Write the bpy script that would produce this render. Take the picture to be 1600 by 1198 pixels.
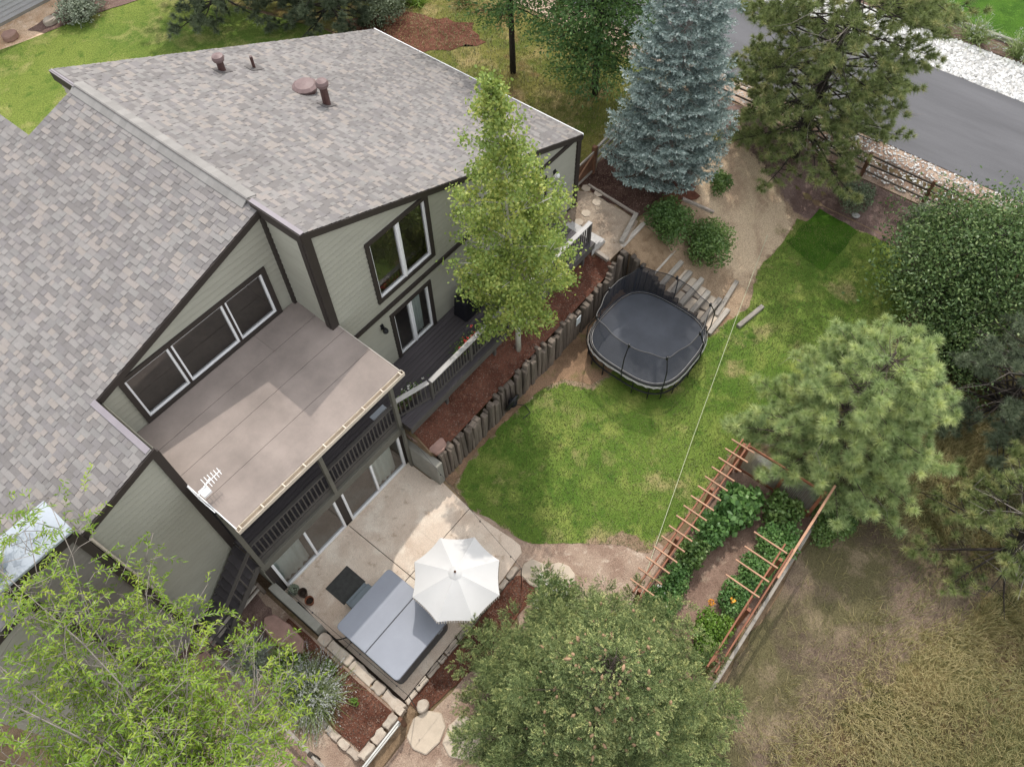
import bpy, bmesh, math, random
import numpy as np
from mathutils import Vector, Matrix
random.seed(7)
RNG = np.random.default_rng(11)
sc = bpy.context.scene
for o in list(bpy.data.objects):
    bpy.data.objects.remove(o)
COL = sc.collection
PI = math.pi

# ------------------------------------------------------------------ camera
cam = bpy.data.cameras.new('camera')
cam.sensor_width = 36.0
cam.lens = 36.0 * 1210.06 / 1600
cam.clip_start = 0.1
cam.clip_end = 600
co = bpy.data.objects.new('camera', cam)
COL.objects.link(co)
R_ = ((0.62288, -0.78224, -0.01088), (0.6627, 0.52019, 0.53873), (0.41576, 0.34277, -0.84241))
co.matrix_world = Matrix(((R_[0][0], R_[1][0], -R_[2][0], -1.4266), (R_[0][1], R_[1][1], -R_[2][1], -10.2245),
                          (R_[0][2], R_[1][2], -R_[2][2], 23.1667), (0, 0, 0, 1)))
sc.camera = co
CAM = np.array([-1.4266, -10.2245, 23.1667])

# ------------------------------------------------------------------ sky and sun
SUN_EL, SUN_AZ = math.radians(55), math.radians(33)     # azimuth counted from +X
w = bpy.data.worlds.new('World')
sc.world = w
w.use_nodes = True
nt = w.node_tree
bg = nt.nodes['Background']
sky = nt.nodes.new('ShaderNodeTexSky')
sky.sky_type = 'NISHITA'
sky.sun_disc = False
sky.sun_elevation = SUN_EL
sky.sun_rotation = PI / 2 - SUN_AZ
sky.air_density = 1.0
sky.dust_density = 4.0
sky.ozone_density = 1.0
bg.inputs['Strength'].default_value = 0.15
hs = nt.nodes.new('ShaderNodeHueSaturation')           # thin bright cloud whitens the whole sky
hs.inputs['Saturation'].default_value = 0.42
nt.links.new(sky.outputs[0], hs.inputs['Color'])
veil = nt.nodes.new('ShaderNodeMixRGB')                # even veil of bright cloud over the blue
veil.inputs[0].default_value = 0.6
veil.inputs[2].default_value = (6.6, 6.75, 7.0, 1)
nt.links.new(hs.outputs[0], veil.inputs[1])
nt.links.new(veil.outputs[0], bg.inputs['Color'])
sun = bpy.data.lights.new('sun', 'SUN')
sun.energy = 1.45
sun.angle = math.radians(0.6)
sun.color = (1.0, 0.945, 0.87)
so = bpy.data.objects.new('sun', sun)
COL.objects.link(so)
sd = Vector((math.cos(SUN_EL) * math.cos(SUN_AZ), math.cos(SUN_EL) * math.sin(SUN_AZ), math.sin(SUN_EL)))
so.rotation_euler = sd.to_track_quat('Z', 'Y').to_euler()
so.location = (20, 20, 40)
vs = sc.view_settings
vs.view_transform = 'Standard'
vs.look = 'None'
vs.exposure = 0.9
vs.gamma = 1.0
vs.use_curve_mapping = False
sc.render.engine = 'CYCLES'
sc.cycles.max_bounces = 6
sc.cycles.diffuse_bounces = 3
sc.cycles.transparent_max_bounces = 12

# ------------------------------------------------------------------ materials
def srgb(r, g, b):
    f = lambda v: (v / 255 / 12.92) if v / 255 <= 0.04045 else ((v / 255 + 0.055) / 1.055) ** 2.4
    return (f(r), f(g), f(b))

class N:
    """tiny node-graph helper"""
    def __init__(s, name):
        s.m = bpy.data.materials.new(name)
        s.m.use_nodes = True
        s.t = s.m.node_tree
        s.p = s.t.nodes['Principled BSDF']
        s.out = s.t.nodes['Material Output']
        s._co = None
    def n(s, typ, **kw):
        x = s.t.nodes.new('ShaderNode' + typ)
        for k, v in kw.items():
            if k.startswith('i_'):
                x.inputs[k[2:].replace('_', ' ')].default_value = v
            else:
                setattr(x, k, v)
        return x
    def l(s, a, b):
        s.t.links.new(a, b)
    def co(s, stretch=(1, 1, 1), space='Object', rot=(0, 0, 0)):
        if s._co is None:
            s._co = s.n('TexCoord')
        mp = s.n('Mapping')
        mp.inputs['Scale'].default_value = stretch
        mp.inputs['Rotation'].default_value = rot
        if space == 'World':
            g = s.n('NewGeometry')
            s.l(g.outputs['Position'], mp.inputs['Vector'])
        else:
            s.l(s._co.outputs[space], mp.inputs['Vector'])
        return mp.outputs[0]
    def noise(s, vec, scale, detail=4, rough=0.6, dist=0.0):
        x = s.n('TexNoise')
        x.inputs['Scale'].default_value = scale
        x.inputs['Detail'].default_value = detail
        x.inputs['Roughness'].default_value = rough
        x.inputs['Distortion'].default_value = dist
        s.l(vec, x.inputs['Vector'])
        return x.outputs['Fac']
    def ramp(s, fac, stops, interp='LINEAR'):
        x = s.n('ValToRGB')
        e = x.color_ramp.elements
        x.color_ramp.interpolation = interp
        while len(e) < len(stops):
            e.new(0.5)
        for k, (p, c) in zip(e, stops):
            k.position = p
            k.color = (c, c, c, 1) if isinstance(c, (int, float)) else (*c, 1)
        s.l(fac, x.inputs[0])
        return x.outputs[0]
    def mix(s, fac, a, b, mode='MIX'):
        x = s.n('MixRGB', blend_type=mode)
        for i, v in ((0, fac), (1, a), (2, b)):
            if isinstance(v, (int, float)):
                x.inputs[i].default_value = v if i == 0 else (v, v, v, 1)
            elif isinstance(v, tuple):
                x.inputs[i].default_value = (*v, 1)
            else:
                s.l(v, x.inputs[i])
        return x.outputs[0]
    def math(s, op, a, b=0.0):
        x = s.n('Math', operation=op)
        for i, v in ((0, a), (1, b)):
            if isinstance(v, (int, float)):
                x.inputs[i].default_value = v
            else:
                s.l(v, x.inputs[i])
        return x.outputs[0]
    def bump(s, h, strength=0.4, dist=0.02):
        b = s.n('Bump')
        b.inputs['Strength'].default_value = strength
        b.inputs['Distance'].default_value = dist
        s.l(h, b.inputs['Height'])
        s.l(b.outputs[0], s.p.inputs['Normal'])
    def done(s, color, rough=0.8, spec=0.3, metal=0.0):
        if isinstance(color, tuple):
            s.p.inputs['Base Color'].default_value = (*color, 1)
        else:
            s.l(color, s.p.inputs['Base Color'])
        if isinstance(rough, (int, float)):
            s.p.inputs['Roughness'].default_value = rough
        else:
            s.l(rough, s.p.inputs['Roughness'])
        s.p.inputs['Specular IOR Level'].default_value = spec
        s.p.inputs['Metallic'].default_value = metal
        return s.m

def plain(name, c, rough=0.75, var=0.18, scale=3.0, fine=40.0, bump=0.15, orand=0.0, stretch=(1, 1, 1),
          spec=0.3, metal=0.0, space='Object', c2=None, dist=0.01):
    g = N(name)
    v = g.co(stretch, space)
    a = g.noise(v, scale, 5, 0.65)
    f = g.noise(v, fine, 3, 0.6)
    lo = tuple(x * (1 - var) for x in c)
    hi = c2 if c2 else tuple(min(1, x * (1 + var)) for x in c)
    col = g.mix(g.ramp(a, [(0.3, 0.0), (0.7, 1.0)]), lo, hi)
    col = g.mix(0.5 * min(1, var * 2.5), col, g.ramp(f, [(0.3, 0.45), (0.7, 1.0)]), 'MULTIPLY')
    if orand:
        oi = g.n('ObjectInfo')
        col = g.mix(1.0, col, g.ramp(oi.outputs['Random'], [(0, 1 - orand), (1, 1 + orand * 0.6)]), 'MULTIPLY')
    if bump:
        g.bump(f, bump, dist)
    return g.done(col, rough, spec, metal)

MT = {}
MT['trim'] = plain('dark_brown_trim', (0.038, 0.030, 0.026), 0.6, 0.12, 2, 60, 0.05)
MT['siding'] = plain('sage_siding', (0.318, 0.310, 0.256), 0.7, 0.06, 1.2, 90, 0.06, stretch=(1, 1, 3))
MT['siding_tan'] = plain('beige_soffit', (0.42, 0.38, 0.33), 0.8, 0.08)
MT['taupe'] = plain('taupe_chase_siding', (0.185, 0.168, 0.148), 0.75, 0.08, 1.2, 90, 0.06)
MT['white'] = plain('white_vinyl', (0.78, 0.78, 0.78), 0.45, 0.04, 2, 50, 0.0, spec=0.4)
MT['interior'] = plain('room_interior', (0.30, 0.25, 0.205), 0.9, 0.2, 1.2, 8, 0.0)
MT['curtain'] = plain('pale_curtain', (0.80, 0.86, 0.82), 0.9, 0.08, 2, 30, 0.0)
MT['membrane'] = plain('tan_roof_membrane', (0.268, 0.224, 0.198), 0.85, 0.22, 0.7, 90, 0.35, dist=0.004)
MT['gutter'] = plain('cream_gutter', (0.60, 0.52, 0.42), 0.5, 0.15, 4, 50, 0.0)
MT['metal_cap'] = plain('galvanised_cap', (0.36, 0.395, 0.44), 0.42, 0.08, 1.5, 20, 0.03, metal=0.2, spec=0.5)
MT['flash'] = plain('mauve_flashing', (0.235, 0.21, 0.225), 0.5, 0.08, 3, 40, 0.0)
MT['vent'] = plain('maroon_vent', (0.080, 0.038, 0.034), 0.45, 0.2, 4, 30, 0.0, spec=0.5)
MT['vent_cap'] = plain('dusty_pink_vent_cap', (0.175, 0.120, 0.115), 0.5, 0.15, 4, 30, 0.0)
MT['deckboard'] = plain('charcoal_deck_board', (0.075, 0.066, 0.070), 0.6, 0.2, 1.5, 60, 0.15, orand=0.28, stretch=(0.3, 4, 4))
MT['rail'] = plain('dark_grey_rail_paint', (0.085, 0.077, 0.070), 0.6, 0.15, 3, 40, 0.05)
MT['railcap'] = plain('weathered_rail_cap', (0.42, 0.405, 0.385), 0.65, 0.18, 4, 40, 0.1, stretch=(0.5, 3, 3))
MT['beam'] = plain('olive_beam', (0.135, 0.128, 0.105), 0.7, 0.12, 2, 40, 0.06)
MT['concrete'] = plain('grey_concrete_wall', (0.26, 0.25, 0.215), 0.9, 0.15, 2.2, 60, 0.2)
MT['kerbstone'] = plain('pink_buff_flagstone', (0.46, 0.37, 0.30), 0.9, 0.2, 3.0, 45, 0.35, orand=0.18, c2=(0.52, 0.46, 0.38))
MT['flag'] = plain('buff_flagstone', (0.50, 0.42, 0.33), 0.9, 0.14, 1.6, 40, 0.25, orand=0.15)
MT['redstone'] = plain('red_sandstone', (0.34, 0.215, 0.175), 0.9, 0.2, 3.0, 45, 0.35, orand=0.15)
MT['timber'] = plain('weathered_timber', (0.185, 0.150, 0.120), 0.95, 0.35, 3.0, 30, 0.5, orand=0.35, stretch=(3, 3, 0.5), dist=0.02)
MT['timber_dark'] = plain('dark_weathered_timber', (0.105, 0.085, 0.068), 0.95, 0.35, 3.0, 30, 0.5, orand=0.35, stretch=(3, 3, 0.5), dist=0.02)
MT['tie'] = plain('grey_timber_tie', (0.33, 0.285, 0.24), 0.95, 0.3, 4.0, 30, 0.5, orand=0.22, stretch=(3, 0.5, 3), dist=0.02)
MT['tie_x'] = plain('grey_timber_rail', (0.36, 0.325, 0.28), 0.95, 0.25, 4.0, 30, 0.4, orand=0.2, stretch=(0.5, 3, 3), dist=0.02)
MT['cedar'] = plain('red_cedar', (0.235, 0.092, 0.050), 0.65, 0.2, 3.0, 30, 0.15, orand=0.15, stretch=(0.5, 3, 3))
MT['cedar_pale'] = plain('pale_cedar_slat', (0.40, 0.225, 0.140), 0.65, 0.15, 3.0, 30, 0.1, orand=0.12, stretch=(3, 0.5, 3))
MT['brownwood'] = plain('brown_gate_wood', (0.17, 0.085, 0.05), 0.8, 0.3, 3.0, 30, 0.2, orand=0.15)
MT['spa_cover'] = plain('grey_vinyl_cover', (0.255, 0.272, 0.315), 0.45, 0.06, 1.4, 60, 0.05, spec=0.35)
MT['spa_body'] = plain('dark_grey_cabinet', (0.085, 0.083, 0.087), 0.6, 0.12, 3, 50, 0.05)
MT['black'] = plain('black_steel', (0.012, 0.012, 0.014), 0.45, 0.1, 4, 40, 0.0, spec=0.4)
MT['blackfab'] = plain('black_cover_fabric', (0.010, 0.010, 0.014), 0.75, 0.2, 4, 40, 0.1)
MT['mat'] = plain('charcoal_mat', (0.055, 0.055, 0.052), 0.95, 0.2, 8, 90, 0.3)
MT['step'] = plain('blue_grey_step', (0.185, 0.22, 0.245), 0.6, 0.08, 3, 60, 0.05)
MT['canopy'] = plain('white_canvas', (0.53, 0.522, 0.51), 0.9, 0.03, 1.5, 160, 0.08, dist=0.002)
MT['tassel'] = plain('white_tassel', (0.72, 0.66, 0.60), 0.9, 0.05)
MT['terracotta'] = plain('terracotta', (0.30, 0.115, 0.06), 0.85, 0.2, 6, 40, 0.1)
MT['brownpot'] = plain('brown_glazed_pot', (0.075, 0.05, 0.036), 0.5, 0.2, 6, 40, 0.1)
MT['whitepot'] = plain('white_pot', (0.7, 0.68, 0.64), 0.6, 0.08)
MT['soil'] = plain('potting_soil', (0.045, 0.032, 0.024), 0.95, 0.3, 9, 50, 0.4)
MT['tramp_mat'] = plain('trampoline_mat', (0.068, 0.074, 0.088), 0.7, 0.16, 1.2, 120, 0.1)
MT['wire'] = plain('galvanised_wire', (0.42, 0.42, 0.40), 0.45, 0.1, 4, 30, 0.0, metal=0.6)
MT['rope'] = plain('pale_rope', (0.48, 0.50, 0.34), 0.8, 0.1)
MT['plaque'] = plain('pale_plaque', (0.62, 0.66, 0.66), 0.5, 0.05)
MT['bark'] = plain('grey_brown_bark', (0.095, 0.075, 0.060), 0.95, 0.35, 6, 30, 0.7, stretch=(2, 2, 0.5), dist=0.03)
MT['bark_dark'] = plain('dark_bark', (0.040, 0.032, 0.027), 0.95, 0.35, 6, 30, 0.7, stretch=(2, 2, 0.5), dist=0.03)
MT['bark_pale'] = plain('pale_aspen_bark', (0.50, 0.48, 0.42), 0.8, 0.25, 6, 20, 0.3)
MT['bark_grey'] = plain('grey_spruce_bark', (0.24, 0.22, 0.20), 0.95, 0.3, 6, 30, 0.5)
MT['twig'] = plain('pale_dead_twig', (0.26, 0.23, 0.20), 0.9, 0.25, 6, 30, 0.2)
MT['stucco'] = plain('pale_grey_wall_paint', (0.42, 0.43, 0.44), 0.85, 0.06, 2, 60, 0.05)
MT['cone'] = plain('tan_cone', (0.33, 0.21, 0.125), 0.8, 0.25, 9, 40, 0.2)
MT['asphalt'] = plain('asphalt', (0.105, 0.104, 0.110), 0.9, 0.22, 0.6, 90, 0.25, stretch=(1, 0.16, 1), dist=0.004)

def glass():
    g = N('window_glass')
    fr = g.n('Fresnel')
    fr.inputs['IOR'].default_value = 1.55
    f = g.math('MINIMUM', g.math('ADD', g.math('MULTIPLY', fr.outputs[0], 1.6), 0.08), 1.0)
    tr = g.n('BsdfTransparent')
    tr.inputs['Color'].default_value = (0.90, 0.93, 0.92, 1)
    gl = g.n('BsdfGlossy')
    gl.inputs['Roughness'].default_value = 0.015
    mx = g.n('MixShader')
    g.l(f, mx.inputs[0]); g.l(tr.outputs[0], mx.inputs[1]); g.l(gl.outputs[0], mx.inputs[2])
    g.l(mx.outputs[0], g.out.inputs['Surface'])
    return g.m
MT['glass'] = glass()

def netmat():
    g = N('black_safety_net')
    tr = g.n('BsdfTransparent')
    df = g.n('BsdfDiffuse')
    df.inputs['Color'].default_value = (0.055, 0.06, 0.075, 1)
    mx = g.n('MixShader')
    mx.inputs[0].default_value = 0.48
    g.l(tr.outputs[0], mx.inputs[1]); g.l(df.outputs[0], mx.inputs[2])
    g.l(mx.outputs[0], g.out.inputs['Surface'])
    return g.m
MT['net'] = netmat()

def shingle_mat():
    g = N('weathered_wood_shingle')
    at = g.n('Attribute', attribute_name='tone')
    T = [srgb(120, 116, 114), srgb(132, 128, 125), srgb(138, 134, 131), srgb(136, 131, 128), srgb(144, 137, 132),
         srgb(127, 124, 122), srgb(139, 135, 132), srgb(125, 121, 120), srgb(135, 132, 129), srgb(144, 137, 131)]
    col = g.ramp(at.outputs['Fac'], [(i / 10, c) for i, c in enumerate(T)], 'CONSTANT')
    v = g.co((1, 1, 1), 'World')
    f = g.noise(v, 55, 3, 0.7)
    a = g.noise(v, 0.8, 3, 0.6)
    col = g.mix(0.35, col, g.ramp(f, [(0.3, 0.5), (0.7, 1.0)]), 'MULTIPLY')
    col = g.mix(0.5, col, g.ramp(a, [(0.35, 0.8), (0.65, 1.0)]), 'MULTIPLY')
    g.bump(f, 0.35, 0.006)
    return g.done(col, 0.95, 0.15)
MT['shingle'] = shingle_mat()
MT['underlay'] = plain('roof_underlay', srgb(96, 92, 90), 0.95, 0.1, 2, 60, 0.1)
MT['ridgecap'] = plain('ridge_cap_shingle', srgb(138, 135, 131), 0.95, 0.12, 1.6, 60, 0.2, orand=0.12)

def leafmat(name, stops, trans=0.3, rough=0.7):
    g = N(name)
    at = g.n('Attribute', attribute_name='tone')
    col = g.ramp(at.outputs['Fac'], stops)
    df = g.n('BsdfDiffuse'); tl = g.n('BsdfTranslucent'); mx = g.n('MixShader')
    gl = g.n('BsdfGlossy'); gl.inputs['Roughness'].default_value = 0.45
    gl.inputs['Color'].default_value = (0.9, 0.95, 0.9, 1)
    mx2 = g.n('MixShader'); mx2.inputs[0].default_value = 0.025
    mx.inputs[0].default_value = trans
    g.l(col, df.inputs['Color']); g.l(col, tl.inputs['Color'])
    g.l(df.outputs[0], mx.inputs[1]); g.l(tl.outputs[0], mx.inputs[2])
    g.l(mx.outputs[0], mx2.inputs[1]); g.l(gl.outputs[0], mx2.inputs[2])
    g.l(mx2.outputs[0], g.out.inputs['Surface'])
    return g.m

def ramp3(a, b, c):
    return [(0.0, a), (0.5, b), (1.0, c)]
LM = {}
LM['aspen'] = leafmat('aspen_leaf', ramp3((0.130, 0.200, 0.046), (0.270, 0.350, 0.080), (0.54, 0.54, 0.14)), 0.35)
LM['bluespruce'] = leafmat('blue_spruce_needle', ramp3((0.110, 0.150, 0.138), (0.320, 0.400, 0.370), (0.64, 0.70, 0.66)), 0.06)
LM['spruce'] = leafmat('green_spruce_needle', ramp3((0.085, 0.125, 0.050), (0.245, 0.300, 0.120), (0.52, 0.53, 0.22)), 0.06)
LM['locust'] = leafmat('locust_leaflet', ramp3((0.085, 0.165, 0.012), (0.180, 0.285, 0.024), (0.34, 0.40, 0.05)), 0.35)
LM['locust_dark'] = leafmat('dark_locust_leaf', ramp3((0.048, 0.105, 0.034), (0.095, 0.180, 0.052), (0.19, 0.29, 0.075)), 0.3)
LM['ponderosa'] = leafmat('olive_pine_needle', ramp3((0.085, 0.115, 0.038), (0.235, 0.285, 0.100), (0.50, 0.44, 0.20)), 0.2)
LM['brightpine'] = leafmat('bright_pine_needle', ramp3((0.200, 0.280, 0.115), (0.390, 0.480, 0.195), (0.66, 0.68, 0.27)), 0.25)
LM['bluepine'] = leafmat('blue_green_pine_needle', ramp3((0.075, 0.098, 0.058), (0.150, 0.185, 0.110), (0.25, 0.29, 0.18)), 0.2)
LM['darkbroad'] = leafmat('dark_glossy_leaf', ramp3((0.040, 0.078, 0.026), (0.095, 0.155, 0.048), (0.23, 0.29, 0.11)), 0.25)
LM['shrub'] = leafmat('mid_green_leaf', ramp3((0.046, 0.098, 0.026), (0.110, 0.185, 0.048), (0.22, 0.29, 0.085)), 0.3)
LM['garden'] = leafmat('vegetable_leaf', ramp3((0.050, 0.120, 0.034), (0.115, 0.230, 0.060), (0.24, 0.36, 0.12)), 0.3)
LM['lime'] = leafmat('lime_leaf', ramp3((0.08, 0.16, 0.02), (0.16, 0.27, 0.04), (0.27, 0.37, 0.07)), 0.3)
LM['sage'] = leafmat('grey_sage_leaf', ramp3((0.22, 0.25, 0.18), (0.34, 0.37, 0.29), (0.46, 0.46, 0.47)), 0.2)
LM['sagegreen'] = leafmat('sage_green_leaf', ramp3((0.12, 0.18, 0.055), (0.22, 0.285, 0.095), (0.34, 0.38, 0.19)), 0.25)
LM['silver'] = leafmat('silver_shrub_leaf', ramp3((0.17, 0.20, 0.145), (0.25, 0.285, 0.21), (0.35, 0.38, 0.29)), 0.2)
LM['wild'] = leafmat('wild_grass_blade', [(0.0, (0.095, 0.105, 0.042)), (0.4, (0.185, 0.175, 0.065)), (0.7, (0.29, 0.245, 0.100)), (1.0, (0.42, 0.34, 0.165))], 0.25)
LM['lawnblade'] = leafmat('lawn_blade', [(0.0, (0.06, 0.095, 0.022)), (0.5, (0.12, 0.155, 0.036)), (1.0, (0.24, 0.24, 0.075))], 0.3)
LM['red'] = leafmat('red_petal', ramp3((0.45, 0.03, 0.03), (0.6, 0.06, 0.05), (0.7, 0.25, 0.2)), 0.2)
LM['orange'] = leafmat('orange_petal', ramp3((0.6, 0.2, 0.02), (0.7, 0.3, 0.03), (0.8, 0.42, 0.06)), 0.2)
LM['whitefl'] = leafmat('white_petal', ramp3((0.6, 0.58, 0.5), (0.75, 0.73, 0.68), (0.85, 0.85, 0.82)), 0.2)
LM['chip'] = leafmat('mulch_chip', ramp3((0.062, 0.036, 0.027), (0.130, 0.074, 0.054), (0.28, 0.185, 0.140)), 0.0)
LM['stone'] = leafmat('white_rock', ramp3((0.40, 0.39, 0.37), (0.62, 0.61, 0.59), (0.82, 0.81, 0.79)), 0.0)
# ------------------------------------------------------------------ mesh helpers
def tag(o, label=None, cat=None, group=None, kind=None):
    if label: o['label'] = label
    if cat: o['category'] = cat
    if group: o['group'] = group
    if kind: o['kind'] = kind
    return o

def empty(name, loc=(0, 0, 0), rz=0.0, label=None, cat=None, group=None):
    o = bpy.data.objects.new(name, None)
    COL.objects.link(o)
    o.location = loc
    o.rotation_euler = (0, 0, rz)
    o.empty_display_size = 0.2
    return tag(o, label, cat, group)

def link(name, me, mat=None, parent=None, loc=None, rz=None):
    o = bpy.data.objects.new(name, me)
    COL.objects.link(o)
    if mat is not None and len(me.materials) == 0:
        me.materials.append(mat)
    if parent is not None:
        o.parent = parent
    if loc is not None:
        o.location = loc
    if rz is not None:
        o.rotation_euler = (0, 0, rz)
    return o

def npmesh(name, V, F, tone=None, smooth=False):
    """V (n,3) and F (m,k) arrays -> mesh, with an optional per-vertex tone"""
    V = np.ascontiguousarray(V, dtype=np.float32)
    F = np.ascontiguousarray(F, dtype=np.int32)
    me = bpy.data.meshes.new(name)
    m, k = F.shape
    me.vertices.add(len(V)); me.loops.add(m * k); me.polygons.add(m)
    me.vertices.foreach_set('co', V.ravel())
    me.loops.foreach_set('vertex_index', F.ravel())
    me.polygons.foreach_set('loop_start', np.arange(0, m * k, k, dtype=np.int32))
    me.polygons.foreach_set('loop_total', np.full(m, k, dtype=np.int32))
    me.polygons.foreach_set('use_smooth', np.full(m, bool(smooth)))
    if tone is not None:
        at = me.attributes.new('tone', 'FLOAT', 'POINT')
        at.data.foreach_set('value', np.ascontiguousarray(tone, dtype=np.float32))
    me.update(calc_edges=True)
    return me

class MB:
    """collects boxes, tubes and faces; build() makes ONE mesh object"""
    def __init__(s):
        s.v, s.f = [], []
    def quad(s, *pts):
        i = len(s.v)
        s.v += [tuple(p) for p in pts]
        s.f.append(tuple(range(i, i + len(pts))))
        return s
    def box(s, x0, x1, y0, y1, z0, z1):
        i = len(s.v)
        s.v += [(x0, y0, z0), (x1, y0, z0), (x1, y1, z0), (x0, y1, z0), (x0, y0, z1), (x1, y0, z1), (x1, y1, z1), (x0, y1, z1)]
        s.f += [(i, i + 3, i + 2, i + 1), (i + 4, i + 5, i + 6, i + 7), (i, i + 1, i + 5, i + 4), (i + 1, i + 2, i + 6, i + 5),
                (i + 2, i + 3, i + 7, i + 6), (i + 3, i, i + 4, i + 7)]
        return s
    def beam(s, a, b, w, h, up=(0, 0, 1)):
        """box from a to b, w wide, h tall, centred on the line"""
        a, b = Vector(a), Vector(b)
        d = (b - a).normalized()
        r = d.cross(Vector(up))
        if r.length < 1e-4: r = d.cross(Vector((1, 0, 0)))
        r.normalize()
        u = r.cross(d)
        i = len(s.v)
        for p in (a, b):
            for x, y in ((-1, -1), (1, -1), (1, 1), (-1, 1)):
                s.v.append(tuple(p + r * x * w / 2 + u * y * h / 2))
        s.f += [(i, i + 1, i + 2, i + 3), (i + 7, i + 6, i + 5, i + 4), (i, i + 4, i + 5, i + 1), (i + 1, i + 5, i + 6, i + 2),
                (i + 2, i + 6, i + 7, i + 3), (i + 3, i + 7, i + 4, i)]
        return s
    def tube(s, pts, rad, n=6, cap=True):
        pts = [Vector(p) for p in pts]
        if not hasattr(rad, '__len__'): rad = [rad] * len(pts)
        i0 = len(s.v)
        ref = None
        for k, p in enumerate(pts):
            d = (pts[min(k + 1, len(pts) - 1)] - pts[max(k - 1, 0)])
            d = d.normalized() if d.length > 1e-6 else Vector((0, 0, 1))
            if ref is None:
                ref = d.orthogonal().normalized()
            ref = (ref - d * ref.dot(d))
            ref = ref.normalized() if ref.length > 1e-5 else d.orthogonal().normalized()
            q = d.cross(ref)
            for j in range(n):
                a = 2 * PI * j / n
                s.v.append(tuple(p + (ref * math.cos(a) + q * math.sin(a)) * rad[k]))
        for k in range(len(pts) - 1):
            for j in range(n):
                a, b = i0 + k * n + j, i0 + k * n + (j + 1) % n
                s.f.append((a, b, b + n, a + n))
        if cap:
            s.f.append(tuple(i0 + j for j in range(n))[::-1])
            e = i0 + (len(pts) - 1) * n
            s.f.append(tuple(e + j for j in range(n)))
        return s
    def lathe(s, c, prof, n=16, cap=True):
        """profile [(r,z)] about a vertical axis at c"""
        i0 = len(s.v)
        for r, z in prof:
            for j in range(n):
                a = 2 * PI * j / n
                s.v.append((c[0] + r * math.cos(a), c[1] + r * math.sin(a), c[2] + z))
        for k in range(len(prof) - 1):
            for j in range(n):
                a, b = i0 + k * n + j, i0 + k * n + (j + 1) % n
                s.f.append((a, b, b + n, a + n))
        if cap:
            s.f.append(tuple(i0 + j for j in range(n))[::-1])
            e = i0 + (len(prof) - 1) * n
            s.f.append(tuple(e + j for j in range(n)))
        return s
    def prism(s, poly, z0, z1, jit=0.0):
        """vertical prism over a polygon"""
        i, n = len(s.v), len(poly)
        s.v += [(x, y, z0) for x, y in poly] + [(x, y, z1 + random.uniform(-jit, jit)) for x, y in poly]
        s.f.append(tuple(range(i + n - 1, i - 1, -1)))
        s.f.append(tuple(range(i + n, i + 2 * n)))
        for k in range(n):
            s.f.append((i + k, i + (k + 1) % n, i + n + (k + 1) % n, i + n + k))
        return s
    def mesh(s, name, smooth=False, bevel=0.0, recalc=False):
        me = bpy.data.meshes.new(name)
        me.from_pydata(s.v, [], s.f)
        if bevel or recalc:
            bm = bmesh.new(); bm.from_mesh(me)
            bmesh.ops.recalc_face_normals(bm, faces=bm.faces)
            if bevel:
                ed = [e for e in bm.edges if len(e.link_faces) == 2 and e.calc_face_angle(0) > 0.6]
                bmesh.ops.bevel(bm, geom=ed, offset=bevel, segments=1, affect='EDGES')
            bm.to_mesh(me); bm.free()
        if smooth:
            me.polygons.foreach_set('use_smooth', [True] * len(me.polygons))
        return me
    def build(s, name, mat, parent=None, smooth=False, bevel=0.0, recalc=False):
        return link(name, s.mesh(name, smooth, bevel, recalc), mat, parent)

def box(name, mat, parent, x0, x1, y0, y1, z0, z1, bevel=0.0):
    return MB().box(x0, x1, y0, y1, z0, z1).build(name, mat, parent, bevel=bevel)

# ------------------------------------------------------------------ terrain
def sst(t):
    t = np.clip(t, 0, 1)
    return t * t * (3 - 2 * t)

UP = 2.05
def H(x, y):
    """ground height (numpy in, numpy out)"""
    x = np.asarray(x, float); y = np.asarray(y, float)
    strip = 1.42 + 0.58 * np.maximum(sst((y + 1.2) / 1.0), sst((x - 14.9) / 0.5))
    up = np.where(x > 5.66, np.where(y > -1.215, np.minimum(strip, UP), 0.0), 0.0)
    wl = sst((-x - 1.9) / 1.5)
    left = np.where(x < -0.45, 0.42, 0.0) * (sst((y + 5.35) / 0.25) * (1 - wl) + sst((y + 8.0) / 2.8) * wl)
    h = np.where(x > 5.66, up, left)
    slope = UP * sst((y + 5.3) / 4.5)
    h = np.where(x > 16.1, slope, h)
    h = np.where(y > 10.9, UP, h)
    h = np.where(x > 24.6, h + (1.4 - h) * sst((x - 24.6) / 3.0), h)
    h = h - 0.45 * sst((-11.7 - y) / 7) * (x < 24)
    return h
def hz(x, y):
    return float(H(x, y))

def ground_sheet():
    xs = np.unique(np.r_[np.arange(-60, -8, 4), np.arange(-8, 30, 0.5), np.arange(30, 50, 2), np.arange(50, 121, 8), -0.45, -0.4501, 5.66, 5.6601, 16.1, 16.1001, 28.0])
    ys = np.unique(np.r_[np.arange(-70, -26, 6), np.arange(-26, 14, 0.5), np.arange(14, 42, 2), np.arange(42, 121, 8), -1.215, -1.2151, 10.9, 10.901])
    X, Y = np.meshgrid(xs, ys, indexing='ij')
    eps = 1e-5
    Z = H(X, Y) - 0.03
    nx, ny = len(xs), len(ys)
    idx = np.arange(nx * ny).reshape(nx, ny)
    F = np.stack([idx[:-1, :-1], idx[1:, :-1], idx[1:, 1:], idx[:-1, 1:]], -1).reshape(-1, 4)
    return npmesh('ground', np.stack([X, Y, Z], -1).reshape(-1, 3), F)

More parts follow.
